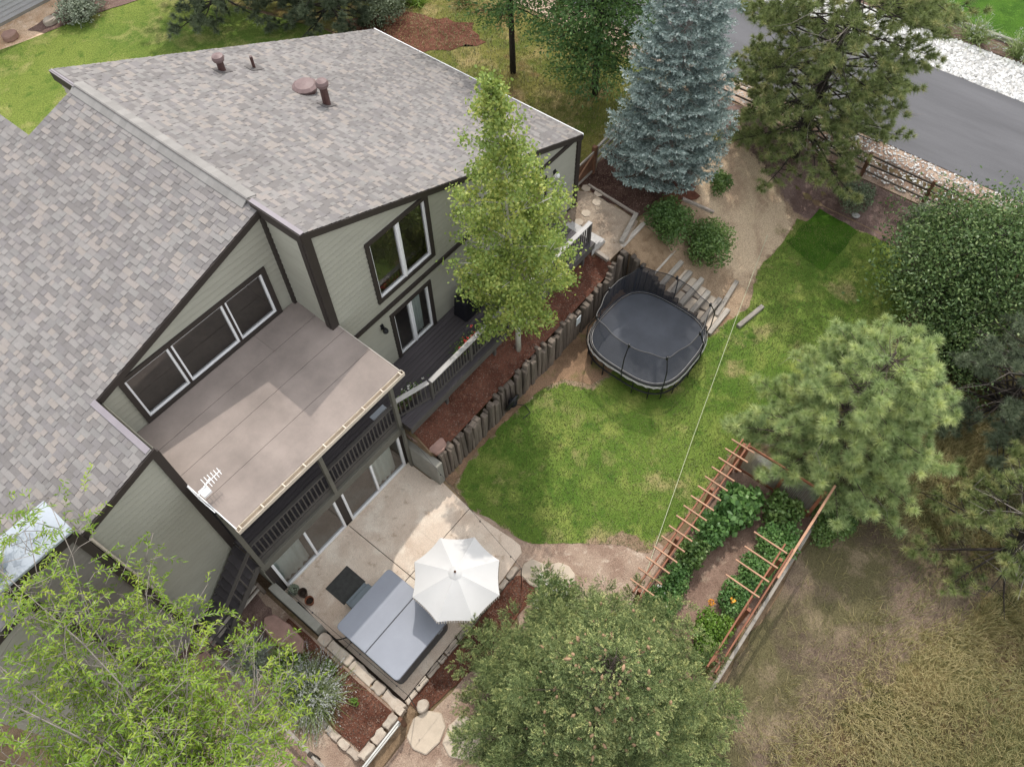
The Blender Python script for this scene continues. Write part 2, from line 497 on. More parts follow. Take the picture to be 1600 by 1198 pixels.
def gmix(name, layers, bumps=0.5, fine=60, rough=0.95, dist=0.02, overs=()):
    """ground material: layers = [(colour, noise scale, lo, hi)] painted over each other"""
    g = N(name)
    v = g.co((1, 1, 1), 'World')
    def lay_(layers):
        col = layers[0][0]
        for k, (c, s, lo, hi) in enumerate(layers[1:]):
            f = g.ramp(g.noise(v, s, 6, 0.65, 0.3), [(lo, 0.0), (hi, 1.0)])
            col = g.mix(f, col, c)
        return col
    col = lay_(layers)
    for attr, over in overs:                            # other soils taking over with ragged borders
        at = g.n('Attribute', attribute_name=attr)
        nz = g.math('MULTIPLY', g.math('SUBTRACT', g.noise(v, 1.6, 6, 0.7), 0.5), 2.6)
        m_ = g.ramp(g.math('ADD', at.outputs['Fac'], nz), [(0.38, 0.0), (0.62, 1.0)])
        col = g.mix(m_, col, lay_(over))
    fi = g.noise(v, fine, 4, 0.7)
    col = g.mix(0.85, col, g.ramp(fi, [(0.28, 0.28), (0.5, 0.85), (0.75, 1.35)]), 'MULTIPLY')
    g.bump(fi, bumps, dist)
    return g.done(col, rough, 0.1)

MT['earth'] = gmix('dry_earth', [(srgb(128, 108, 86), 1, 0, 0), (srgb(150, 128, 104), 0.5, 0.4, 0.6), (srgb(100, 98, 58), 0.35, 0.5, 0.64), (srgb(112, 92, 72), 3, 0.5, 0.7)], 0.6, 45)
DIRT = [(srgb(166, 144, 120), 1, 0, 0), (srgb(144, 122, 100), 0.7, 0.45, 0.6), (srgb(172, 150, 124), 2.2, 0.55, 0.7)]
STRAW = [(srgb(202, 180, 152), 1, 0, 0), (srgb(174, 150, 126), 0.6, 0.45, 0.62), (srgb(204, 182, 152), 2.5, 0.52, 0.7), (srgb(122, 118, 76), 0.5, 0.62, 0.74)]
MAUVE = [(srgb(128, 108, 101), 1, 0, 0), (srgb(106, 87, 80), 0.8, 0.45, 0.6), (srgb(154, 134, 121), 2, 0.55, 0.7)]
MT['lawn'] = gmix('lawn_turf', [(srgb(112, 132, 60), 1, 0, 0), (srgb(88, 116, 46), 0.35, 0.42, 0.60), (srgb(144, 154, 80), 0.8, 0.50, 0.68), (srgb(160, 150, 102), 0.55, 0.565, 0.69), (srgb(80, 110, 44), 1.9, 0.56, 0.68)], 0.9, 26, dist=0.05, overs=(('edge', DIRT),))
MT['bank'] = gmix('straw_and_mulch_bank', DIRT, 0.9, 28, dist=0.04, overs=(('straw', STRAW), ('mauve', MAUVE)))
MT['lawn2'] = gmix('front_lawn_turf', [(srgb(118, 132, 62), 1, 0, 0), (srgb(94, 116, 50), 0.35, 0.42, 0.60), (srgb(152, 150, 92), 0.7, 0.50, 0.68), (srgb(86, 110, 46), 1.9, 0.56, 0.68)], 0.9, 17, dist=0.06)
MT['sod'] = gmix('fresh_sod', [(srgb(70, 104, 32), 1, 0, 0), (srgb(56, 88, 26), 0.9, 0.45, 0.6), (srgb(92, 122, 44), 2, 0.55, 0.7)], 0.9, 32, dist=0.05)
MT['roughgrass'] = gmix('rough_dry_grass', [(srgb(122, 118, 62), 1, 0, 0), (srgb(96, 104, 48), 0.4, 0.42, 0.58), (srgb(168, 148, 104), 0.5, 0.52, 0.66), (srgb(120, 92, 66), 0.33, 0.58, 0.68)], 0.9, 22, dist=0.05)
MT['redmulch'] = gmix('red_bark_mulch', [(srgb(114, 76, 62), 1, 0, 0), (srgb(94, 60, 48), 1.1, 0.45, 0.6), (srgb(140, 100, 82), 3, 0.55, 0.7)], 1.0, 38, dist=0.04)
MT['darkmulch'] = gmix('dark_bark_mulch', [(srgb(92, 70, 62), 1, 0, 0), (srgb(74, 54, 48), 1.1, 0.45, 0.6), (srgb(116, 94, 84), 3, 0.55, 0.7)], 1.0, 30, dist=0.04)
MT['mauvemulch'] = gmix('mauve_brown_mulch', [(srgb(128, 106, 98), 1, 0, 0), (srgb(104, 84, 76), 0.8, 0.45, 0.6), (srgb(154, 132, 116), 2, 0.55, 0.7)], 1.0, 30, dist=0.04)
MT['peagravel'] = gmix('pea_gravel', [(srgb(172, 156, 138), 1, 0, 0), (srgb(152, 134, 116), 0.9, 0.45, 0.6), (srgb(184, 168, 148), 3, 0.55, 0.7)], 1.0, 50, dist=0.03)
MT['pinkgravel'] = gmix('pink_gravel', [(srgb(178, 156, 138), 1, 0, 0), (srgb(154, 130, 114), 0.9, 0.45, 0.6), (srgb(204, 186, 168), 3, 0.55, 0.7)], 1.0, 45, dist=0.03)
MT['straw'] = gmix('straw_slope', [(srgb(184, 158, 124), 1, 0, 0), (srgb(152, 126, 100), 0.6, 0.45, 0.62), (srgb(206, 180, 144), 2.5, 0.52, 0.7), (srgb(120, 116, 70), 0.5, 0.6, 0.72)], 0.9, 26, dist=0.04)
MT['pitdirt'] = gmix('trampled_dirt', [(srgb(150, 122, 98), 1, 0, 0), (srgb(118, 96, 76), 0.7, 0.45, 0.6), (srgb(104, 106, 58), 0.9, 0.58, 0.7)], 0.6, 30)
MT['gardensoil'] = gmix('garden_path_soil', [(srgb(142, 118, 104), 1, 0, 0), (srgb(116, 94, 82), 0.8, 0.45, 0.6), (srgb(164, 144, 126), 3, 0.55, 0.7)], 0.6, 36)
MT['wildground'] = gmix('wild_grass_ground', overs=(('grassy', [(srgb(118, 106, 72), 1, 0, 0), (srgb(92, 92, 58), 0.45, 0.47, 0.6), (srgb(110, 90, 74), 0.7, 0.52, 0.64), (srgb(140, 124, 86), 1.4, 0.54, 0.68)]),), layers=[(srgb(118, 102, 88), 1, 0, 0), (srgb(98, 92, 66), 0.20, 0.46, 0.57), (srgb(140, 124, 102), 0.8, 0.52, 0.68), (srgb(90, 76, 68), 0.3, 0.55, 0.68)], bumps=0.9, fine=22, dist=0.05)
MT['whiterock'] = gmix('white_rock_bed', [(srgb(190, 188, 184), 1, 0, 0), (srgb(160, 158, 152), 3, 0.5, 0.65), (srgb(222, 220, 216), 5, 0.5, 0.65)], 1.0, 9, dist=0.08)
MT['sandpath'] = gmix('sandy_path', [(srgb(214, 186, 158), 1, 0, 0), (srgb(190, 158, 128), 0.9, 0.45, 0.6), (srgb(230, 208, 184), 3, 0.55, 0.7)], 0.6, 30)
MT['patio'] = gmix('stained_patio_concrete', [(srgb(222, 205, 187), 1, 0, 0), (srgb(206, 186, 167), 0.45, 0.45, 0.62), (srgb(232, 219, 202), 0.9, 0.5, 0.66), (srgb(168, 146, 126), 2.6, 0.58, 0.74), (srgb(150, 130, 112), 9, 0.66, 0.76)], 0.12, 70, 0.85, 0.004)

def dens(poly, step, jit):
    out = []
    n = len(poly)
    for i in range(n):
        a, b = poly[i], poly[(i + 1) % n]
        L = math.hypot(b[0] - a[0], b[1] - a[1])
        k = max(1, int(L / step))
        for j in range(k):
            t = j / k
            x, y = a[0] + (b[0] - a[0]) * t, a[1] + (b[1] - a[1]) * t
            if j > 0 or True:
                x += random.uniform(-jit, jit); y += random.uniform(-jit, jit)
            out.append((x, y))
    return out

def sheet(name, poly, mat, off=0.0, jit=0.06, step=0.3, grid=0.5, flat=None, kind='structure', parent=None):
    """a ground sheet cut to a polygon and laid on the terrain"""
    pts = dens(poly, step, jit) if jit else poly
    bm = bmesh.new()
    f = bm.faces.new([bm.verts.new((x, y, 0)) for x, y in pts])
    bmesh.ops.triangulate(bm, faces=[f])
    xs = [p[0] for p in pts]; ys = [p[1] for p in pts]
    if flat is None:
        for ax, lo, hi in ((0, min(xs), max(xs)), (1, min(ys), max(ys))):
            k = math.ceil(lo / grid) * grid
            while k < hi:
                co_ = (k, 0, 0) if ax == 0 else (0, k, 0)
                no = (1, 0, 0) if ax == 0 else (0, 1, 0)
                bmesh.ops.bisect_plane(bm, geom=bm.verts[:] + bm.edges[:] + bm.faces[:], plane_co=co_, plane_no=no)
                k += grid
    for v in bm.verts:
        v.co.z = (flat if flat is not None else hz(v.co.x, v.co.y)) + off
    bmesh.ops.recalc_face_normals(bm, faces=bm.faces)
    me = bpy.data.meshes.new(name)
    bm.to_mesh(me); bm.free()
    if me.polygons and sum(p.normal.z for p in me.polygons) < 0:
        me.flip_normals()
    o = link(name, me, mat, parent)
    if kind: o['kind'] = kind
    return o

def pdist(x, y, poly):
    """signed distance to a polygon, positive inside (arrays)"""
    P = np.column_stack([x, y])
    d = np.full(len(P), 1e9)
    n = len(poly)
    for i in range(n):
        a = np.array(poly[i], float); b = np.array(poly[(i + 1) % n], float)
        ab = b - a
        t = np.clip(((P - a) @ ab) / max(1e-9, ab @ ab), 0, 1)[:, None]
        d = np.minimum(d, np.linalg.norm(P - a - ab * t, axis=1))
    ins = np.zeros(len(P), bool)
    for i in range(n):
        (x0, y0), (x1, y1) = poly[i], poly[(i + 1) % n]
        ins ^= ((y0 > y) != (y1 > y)) & (x < (x1 - x0) * (y - y0) / (y1 - y0 + 1e-12) + x0)
    return np.where(ins, d, -d)

def set_attr(o, name, fn):
    me = o.data
    c = np.empty(len(me.vertices) * 3, np.float32)
    me.vertices.foreach_get('co', c)
    c = c.reshape(-1, 3)
    at = me.attributes.new(name, 'FLOAT', 'POINT')
    at.data.foreach_set('value', np.ascontiguousarray(fn(c[:, 0], c[:, 1]), dtype=np.float32))
def wmat(o):
    m = o.matrix_parent_inverse @ o.matrix_basis if o.parent else o.matrix_basis
    return (wmat(o.parent) @ m) if o.parent else m.copy()

_link0 = link
def link(name, me, mat=None, parent=None, loc=None, rz=None):
    """children keep world coordinates whatever their parent's place is"""
    o = _link0(name, me, mat, None, loc, rz)
    if parent is not None:
        o.parent = parent
        o.matrix_parent_inverse = wmat(parent).inverted()
    return o

# ------------------------------------------------------------------ the ground
def pathgapinv(x, y):
    """1 on the bare trail and the trampled ground by the garden, 0 in the tall grass"""
    d = np.abs((y + 14.2) + 0.75 * (x - 9.6) + 0.25 * np.sin(1.3 * x))
    trail = 1 - sst(d / 0.75)
    bare = 1 - np.maximum(sst((-y - 12.8 - 0.25 * (x - 8)) / 3.6), sst((x - 11.8) / 3.2))
    return np.clip(np.maximum(trail, bare), 0, 1)
g_ = link('ground', ground_sheet(), MT['earth']); g_['kind'] = 'structure'
bk = [(-40, 11.6), (5.0, 11.6), (5.3, 11.7), (16.6, 11.7), (17.6, 11.0), (17.6, 9), (20, 11), (19.5, 14), (18.5, 18), (17.5, 22), (18, 25.0), (14.6, 26.2), (12.1, 26.9), (10.6, 27.2), (9.6, 27.4), (8.7, 27.7), (-40, 28.2)]
sheet('front_lawn', bk, MT['lawn2'], 0.0, 0.08, 0.6, 2.0)
sheet('front_meadow', [(17.2, 2.4), (20.5, 2.3), (24.2, 2.2), (25.6, 4), (26, 20), (24, 30), (18.1, 25.6), (17.6, 22), (18.6, 18), (19.6, 14), (20.1, 11), (17.7, 9)], MT['roughgrass'], 0.002, 0.08, 0.5, 1.0)
sheet('front_mulch_bed', [(19.6, 13.0), (22.4, 10.6), (23.2, 12), (21.8, 15.5), (20, 17), (18.9, 15.6)], MT['redmulch'], 0.02, 0.15, 0.4)
lawn = [(5.72, -1.75), (7.0, -1.55), (9.0, -1.6), (10.4, -1.75), (11.3, -2.1), (11.7, -3.0), (12.6, -3.3), (14.5, -3.0), (15.95, -3.6), (16.0, -5.2), (16.9, -5.35), (18.2, -5.7), (20, -5.05), (22, -5.15),
        (23.4, -5.0), (24.4, -7.2), (24.5, -9.2), (22.5, -10.6), (17, -10.3), (14, -8.6), (12.2, -8.35), (9.2, -8.3), (7.7, -8.0), (7.35, -7.1), (6.5, -6.0), (5.75, -5.0), (5.62, -4.4), (5.55, -3.4), (5.45, -2.7)]
lo = sheet('lawn', lawn, MT['lawn'], 0.0, 0.05, 0.25, 0.25)
set_attr(lo, 'edge', lambda x, y: 0.42 - 1.9 * pdist(x, y, lawn) + 0.9 * np.exp(-((x - 7.6) ** 2 + (y + 7.2) ** 2) / 0.7) + 0.8 * np.exp(-((x - 11.8) ** 2 + (y + 2.4) ** 2) / 0.8))
sheet('sod_patch', [(22.0, -5.25), (24.55, -5.45), (24.3, -7.25), (21.5, -7.1)], MT['sod'], 0.016, 0.05, 0.3)
sheet('pit_floor', [(5.7, -1.3), (16.0, -1.3), (16.0, -5.2), (17.4, -5.0), (17.4, -6.2), (13.5, -6.6), (11.4, -5.5), (11.0, -3.6), (10.0, -2.5), (5.7, -2.3)], MT['pitdirt'], -0.006, 0.0, 0.3)
sheet('mulch_strip', [(5.7, -1.2), (15.3, -1.2), (15.35, -0.1), (5.7, 0.2)], MT['redmulch'], 0.0, 0.0, 0.3, 0.25)
sheet('gravel_pad', [(15.35, -1.1), (16.15, -1.15), (17.5, -0.85), (17.75, 1.2), (17.3, 2.2), (16.9, 2.2), (16.8, 1.5), (15.3, 1.5)], MT['peagravel'], 0.0, 0.02, 0.3, 0.25)
sheet('mulch_bed_under_spruce', [(17.65, -0.7), (19.3, -0.9), (21.2, -1.3), (22.6, -0.6), (22.6, 2.0), (17.7, 2.1)], MT['darkmulch'], 0.0, 0.08, 0.3)
bank = [(17.55, -0.9), (19.3, -1.0), (21.2, -1.35), (22.6, -0.7), (25.7, 1.6), (26.2, -1), (26.25, -9.6), (25.6, -12.5), (22, -13), (21.5, -10.2), (22.2, -10.0), (23.8, -9.0), (23.8, -7.2),
        (22.9, -5.5), (22, -5.5), (20, -5.4), (18.2, -6.0), (17.0, -5.6), (17.45, -5.2)]
bo = sheet('planted_bank', bank, MT['bank'], -0.008, 0.03, 0.3, 0.25)
STRAWP = [(20.9, -1.2), (23.2, -0.4), (24.2, -2.6), (23.4, -4.8), (22, -5.2), (20, -5.1), (18.9, -5.0), (19.3, -3.6), (20.2, -2.2)]
MAUVEP = [(23.2, -0.4), (26.5, 2), (26.5, -13), (21, -13.5), (21.5, -10.5), (24.2, -9.2), (24.2, -7.2), (23.6, -4.8), (24.2, -2.6)]
set_attr(bo, 'straw', lambda x, y: 0.5 + 1.4 * pdist(x, y, STRAWP))
set_attr(bo, 'mauve', lambda x, y: 0.5 + 1.4 * pdist(x, y, MAUVEP))
sheet('red_mulch_patch', [(18.9, -0.85), (20.6, -1.3), (20.3, -1.9), (19.0, -1.5)], MT['redmulch'], 0.025, 0.08, 0.2)
sheet('road_verge', [(26.25, -40), (28.05, -40), (28.05, 40), (26.25, 40)], MT['pinkgravel'], 0.02, 0.0, grid=2.0)
road = sheet('road', [(28.0, -60), (34.0, -60), (34.0, 60), (28.0, 60)], MT['asphalt'], 0.045, 0.0, flat=1.4)
sheet('rock_bed', [(34.02, -50), (36.6, -50), (36.7, 40), (34.02, 40)], MT['whiterock'], 0.02, 0.05, 0.7, 2.0)
sheet('planting_strip', [(36.65, -50), (37.75, -50), (37.75, 40), (36.7, 40)], MT['mauvemulch'], 0.02, 0.05, 0.7, 2.0)
sheet('neighbour_lawn', [(37.95, -50), (70, -50), (70, 40), (37.95, 40)], MT['sod'], 0.02, 0.0, 0.7, 4.0)
wg = sheet('wild_grassland', [(3.5, -11.75), (12.6, -11.75), (17, -10.6), (21.5, -11.2), (24, -13), (28, -22), (28, -40), (-10, -40), (-10, -13), (2.5, -12.6)], MT['wildground'], 0.0, 0.1, 0.5, 1.0)
set_attr(wg, 'grassy', lambda x, y: 1.1 - 2.0 * pathgapinv(x, y))
sheet('garden_soil', [(5.7, -8.55), (12.0, -8.55), (12.0, -11.5), (5.0, -11.5)], MT['gardensoil'], 0.01, 0.03, 0.4)
sheet('gravel_corner', [(4.3, -5.2), (5.3, -4.85), (5.45, -2.4), (6.2, -3.5), (6.6, -5.0), (7.4, -6.0), (8.3, -7.1), (8.2, -8.5), (5.8, -8.6), (4.4, -8.2), (3.4, -6.4)], MT['pinkgravel'], -0.006, 0.0, 0.3)
sheet('kerb_bed', [(-0.1, -5.15), (4.6, -5.25), (5.0, -5.7), (4.4, -6.1), (1.5, -5.95), (-0.1, -5.7)], MT['redmulch'], 0.014, 0.03, 0.3)
sheet('gravel_walk', [(-0.5, -5.75), (1.8, -6.0), (1.5, -9), (-5, -9.5), (-5, -5.6)], MT['pinkgravel'], 0.01, 0.05, 0.4)
sheet('side_yard_gravel', [(-0.55, 0.95), (-0.55, -5.35), (-3, -5.5), (-6.5, -4), (-6.5, 0.95)], MT['pinkgravel'], 0.0, 0.0, 0.4)
sheet('side_yard_mulch', [(-0.75, 0.95), (-0.75, -0.35), (-1.5, -0.9), (-2.4, -0.6), (-3.6, 0.3), (-3.6, 0.95)], MT['mauvemulch'], 0.015, 0.08, 0.3)
sheet('planter_mulch', [(-0.62, -0.9), (-0.62, -5.05), (-1.85, -5.05), (-1.95, -1.9), (-1.3, -1.0)], MT['redmulch'], 0.03, 0.02, 0.3)
# patio slabs with open joints
patio = empty('patio', (2.6, -2.5, 0)); patio['kind'] = 'structure'
J = 0.012
for poly in ([(-0.15, -0.02), (2.6 - J, -0.02), (2.6 - J, -2.7 + J), (-0.15, -2.7 + J)],
             [(2.6 + J, -0.02), (5.42, -0.02), (5.42, -1.0), (5.58, -1.4), (5.42, -2.7 + J), (2.6 + J, -2.7 + J)],
             [(-0.15, -2.7 - J), (2.6 - J, -2.7 - J), (2.6 - J, -5.0), (-0.15, -5.0)],
             [(2.6 + J, -2.7 - J), (5.40, -2.7 - J), (5.42, -3.6), (5.47, -4.4), (5.46, -4.75), (5.3, -4.93), (4.9, -4.95), (4.3, -5.0), (2.6 + J, -5.0)]):
    MB().prism(poly, -0.12, 0.012).build('patio_slab', MT['patio'], patio)
sheet('patio_base', [(-0.3, 0.0), (5.4, 0.0), (5.4, -4.9), (-0.3, -5.1)], MT['soil'], -0.012, 0.0, flat=0.0)

# ------------------------------------------------------------------ lap siding
def clipband(poly, z0, z1):
    def cl(p, k, lim, keep):
        out = []
        for i in range(len(p)):
            a, b = p[i], p[(i + 1) % len(p)]
            ia, ib = keep(a[k], lim), keep(b[k], lim)
            if ia: out.append(a)
            if ia != ib:
                t = (lim - a[k]) / (b[k] - a[k])
                out.append((a[0] + (b[0] - a[0]) * t, a[1] + (b[1] - a[1]) * t))
        return out
    p = cl(poly, 1, z0, lambda v, l: v >= l)
    return cl(p, 1, z1, lambda v, l: v <= l) if p else p
def clipx(poly, x0, x1):
    q = [(b, a) for a, b in poly]
    q = clipband(q, x0, x1)
    return [(b, a) for a, b in q]

def lap_wall(name, parent, O, D, n, poly, holes=(), mat=None, exp=0.19):
    """wall plane through O along D (2D), outward normal n; poly and holes in (s, z); rows of lapped boards"""
    m = MB()
    zlo = min(p[1] for p in poly); zhi = max(p[1] for p in poly)
    z = zlo
    def P(s, zz, out):
        return (O[0] + D[0] * s + n[0] * out, O[1] + D[1] * s + n[1] * out, zz)
    GAP, LIP = 0.020, 0.036                             # open groove under each board
    m.quad(*[P(s_, z_, 0.0) for s_, z_ in poly]) if not holes else None
    while z < zhi:
        z1 = z + exp
        cuts = sorted({z + GAP, min(z1, zhi)} | {h for q in holes for h in q[2:4] if z + GAP < h < z1})
        for a, b in zip(cuts[:-1], cuts[1:]):
            if b - a < 1e-4: continue
            xs = [(-1e3, 1e3)]
            for s0, s1, b0, b1 in holes:
                if b0 < (a + b) / 2 < b1:
                    xs = [r for x0, x1 in xs for r in ((x0, min(x1, s0)), (max(x0, s1), x1)) if r[1] - r[0] > 1e-4]
            band = clipband(poly, a, b)
            for x0, x1 in xs:
                q = clipx(band, x0, x1) if band else []
                if len(q) >= 3:
                    m.quad(*[P(s, zz, 0.004 + LIP * (1 - (zz - z) / exp)) for s, zz in q])
        band = clipband(poly, z + GAP, z + GAP + 0.001)
        if band:
            s0, s1 = min(p[0] for p in band), max(p[0] for p in band)
            xs = [(s0, s1)]
            for h0, h1, b0, b1 in holes:
                if b0 < z + GAP < b1:
                    xs = [r for x0, x1 in xs for r in ((x0, min(x1, h0)), (max(x0, h1), x1)) if r[1] - r[0] > 1e-4]
            for x0, x1 in xs:
                m.quad(P(x0, z + GAP, 0.0), P(x1, z + GAP, 0.0), P(x1, z + GAP, 0.004 + LIP * 0.94), P(x0, z + GAP, 0.004 + LIP * 0.94))
                if holes: m.quad(P(x0, z - 0.002, 0.001), P(x1, z - 0.002, 0.001), P(x1, z + GAP + 0.002, 0.001), P(x0, z + GAP + 0.002, 0.001))
        z = z1
    return m.build(name, mat or MT['siding'], parent, recalc=False)

house = empty('house', (8.0, 5.0, UP), label='sage green lap-sided house with brown trim and grey shingle roofs', cat='house')
SR, SL = 0.409, 0.303
zr = lambda x: 10.02 - SR * (x - 5.28)
zl = lambda x: 9.95 - SL * (5.28 - x)
YB = 11.35
lap_wall('wall', house, (5.28, 1.56), (1, 0), (0, -1), [(0, 2.3), (11.47, 1.9), (11.47, zr(16.75) - 0.16), (0, zr(5.28) - 0.16)],
         [(1.67, 4.0, 5.84, 8.18), (1.96, 3.64, 2.7, 4.9), (8.7, 9.5, 3.3, 4.8)])
lap_wall('wall', house, (5.28, 3.04), (0, -1), (-1, 0), [(0, 2.7), (1.48, 2.7), (1.48, 9.88), (0, 9.88)])
lap_wall('wall', house, (-0.23, 3.04), (1, 0), (0, -1), [(0, 2.75), (5.51, 2.75), (5.51, zl(5.28) - 0.14), (0, zl(-0.23) - 0.14)],
         [(0.6, 4.95, 6.52, 8.18), (1.5, 4.2, 2.78, 4.8)])
lap_wall('wall', house, (-0.23, 1.01), (0, 1), (1, 0), [(0, 2.75), (2.03, 2.75), (2.03, zl(-0.23) - 0.14), (0, zl(-0.23) - 0.14)])
lap_wall('wall', house, (-6.5, 1.01), (1, 0), (0, -1), [(0, 0.3), (6.27, 0.3), (6.27, zl(-0.23) - 0.14), (0, zl(-6.5) - 0.14)])
lap_wall('wall', house, (16.75, 1.56), (0, 1), (1, 0), [(0, 1.9), (9.79, 1.9), (9.79, zr(16.75) - 0.16), (0, zr(16.75) - 0.16)])
lap_wall('wall', house, (16.75, YB), (-1, 0), (0, 1), [(0, 1.9), (11.47, 1.9), (11.47, zr(5.28) - 0.16), (0, zr(16.75) - 0.16)])
lap_wall('wall', house, (5.28, YB), (0, -1), (-1, 0), [(0, 1.9), (1.0, 1.9), (1.0, 9.85), (0, 9.85)], mat=MT['siding_tan'])
# lower storey front wall behind the patio doors
lw = MB()
lw.box(-0.22, 0.02, 0.0, 0.2, 0.0, 2.6).box(2.54, 2.80, 0.0, 0.2, 0.0, 2.6).box(5.31, 5.45, 0.0, 0.2, 0.0, 2.6).box(-0.22, 5.45, 0.003, 0.2, 2.08, 2.62)
lw.build('wall', MT['trim'], house)
box('wall', MT['siding'], house, -0.235, -0.222, 0.0, 1.0, 0.3, 2.7)
box('beam', MT['beam'], house, -0.25, 5.50, -0.13, 0.0, 2.12, 2.46, 0.01)
box('concrete_wing_wall', MT['concrete'], house, -0.42, -0.17, -1.95, 0.05, 0.0, 0.86, 0.012)
box('concrete_wing_wall', MT['concrete'], house, 5.46, 5.71, -1.42, 0.12, 0.0, 1.26, 0.012)

# corner boards and bands
def trim(x0, x1, y0, y1, z0, z1, name='trim_board'):
    return box(name, MT['trim'], house, x0, x1, y0, y1, z0, z1)
trim(5.21, 5.45, 1.47, 1.537, 2.78, zr(5.28) - 0.15)            # front corner
trim(5.195, 5.256, 1.537, 1.70, 6.3, 9.86)
trim(5.17, 5.255, 2.90, 3.015, 6.35, 9.80)                       # inner corner
trim(16.62, 16.83, 1.47, 1.535, 1.9, zr(16.75) - 0.1)
trim(16.775, 16.835, 1.535, 1.72, 1.9, zr(16.75) - 0.12)
trim(5.45, 16.6, 1.47, 1.535, 5.26, 5.40)                       # band at floor line
trim(-0.36, -0.16, 0.92, 0.985, 2.5, zl(-0.3) - 0.14)           # left wing corner
trim(-2.48, -2.36, 0.92, 0.985, 0.4, zl(-2.4) - 0.14)

def rake(x0, x1, y, zf, d=0.2, th=0.045):
    m = MB()
    a, b = (x0, zf(x0)), (x1, zf(x1))
    for yy in (y,):
        m.v += [(a[0], yy, a[1] - d), (b[0], yy, b[1] - d), (b[0], yy, b[1]), (a[0], yy, a[1]),
                (a[0], yy + th, a[1] - d), (b[0], yy + th, b[1] - d), (b[0], yy + th, b[1]), (a[0], yy + th, a[1])]
    m.f += [(0, 1, 2, 3), (7, 6, 5, 4), (0, 4, 5, 1), (1, 5, 6, 2), (2, 6, 7, 3), (3, 7, 4, 0)]
    return m.build('rake_board', MT['trim'], house, recalc=True)
rake(5.19, 16.86, 1.455, lambda x: zr(x) - 0.012)
rake(-0.3, 5.2, 2.945, lambda x: zl(x) - 0.012)
rake(-6.6, -0.2, 0.905, lambda x: zl(x) - 0.012)

# ------------------------------------------------------------------ roofs and shingles
def slab(name, pts, th, mat):
    """sloped roof deck: pts = top outline (x, y, z)"""
    m = MB()
    n = len(pts)
    m.v += [tuple(p) for p in pts] + [(p[0], p[1], p[2] - th) for p in pts]
    m.f.append(tuple(range(n))); m.f.append(tuple(range(2 * n - 1, n - 1, -1)))
    for k in range(n):
        m.f.append((k, k + n, (k + 1) % n + n, (k + 1) % n))
    return m.build(name, mat, house, recalc=True)
roof_r = slab('roof', [(x, y, zr(x)) for x, y in ((5.20, 1.50), (16.87, 1.50), (16.87, 11.45), (5.20, 11.45))], 0.16, MT['underlay'])
roof_l = slab('roof', [(x, y, zl(x)) for x, y in ((-6.6, 0.95), (-0.27, 0.95), (-0.27, 2.99), (5.30, 2.99), (5.30, 10.45), (3.48, 10.45), (3.48, 14.5), (-6.6, 14.5))], 0.14, MT['underlay'])
EXP = 0.147
def tabmesh(wd, th):
    """one shingle tab: local x along the course, y up the slope"""
    g = 0.006
    x0, x1, L = g / 2, wd - g / 2, EXP * 1.06
    V = [(x0, 0, th), (x1, 0, th), (x1, L, 0.004), (x0, L, 0.004), (x0, 0, 0.0), (x1, 0, 0.0)]
    return V
def lay(roof, origin, S, T, nn, rows, yr_, seedv):
    """courses of tabs: origin at the lowest course, S along it, T up the slope; yr_(row) -> (s0, s1)"""
    rg = np.random.default_rng(seedv)
    tabs = []
    for r in range(rows):
        s0, s1 = yr_(r)
        s = s0 - rg.uniform(0, 0.2)
        drift = 0.5 + 0.5 * math.sin(r * 0.37 + seedv)
        raised = rg.random() < 0.5
        while s < s1:
            wd = (0.12, 0.16, 0.20, 0.26, 0.32)[rg.integers(5)]
            a, b = max(s, s0), min(s + wd, s1)
            if b - a > 0.03:
                tone = (rg.integers(10) + 0.5) / 10
                if rg.random() < 0.22: tone = (0.05, 0.75, 0.05)[rg.integers(3)]
                tabs.append((r, a, b - a, 0.019 if raised else 0.009, tone, abs((b - a) - wd) < 1e-6))
            s += wd
            raised = (not raised) if rg.random() < 0.85 else raised
    S, T, nn, O = map(np.array, (S, T, nn, origin))
    return tabs, S, T, nn, O
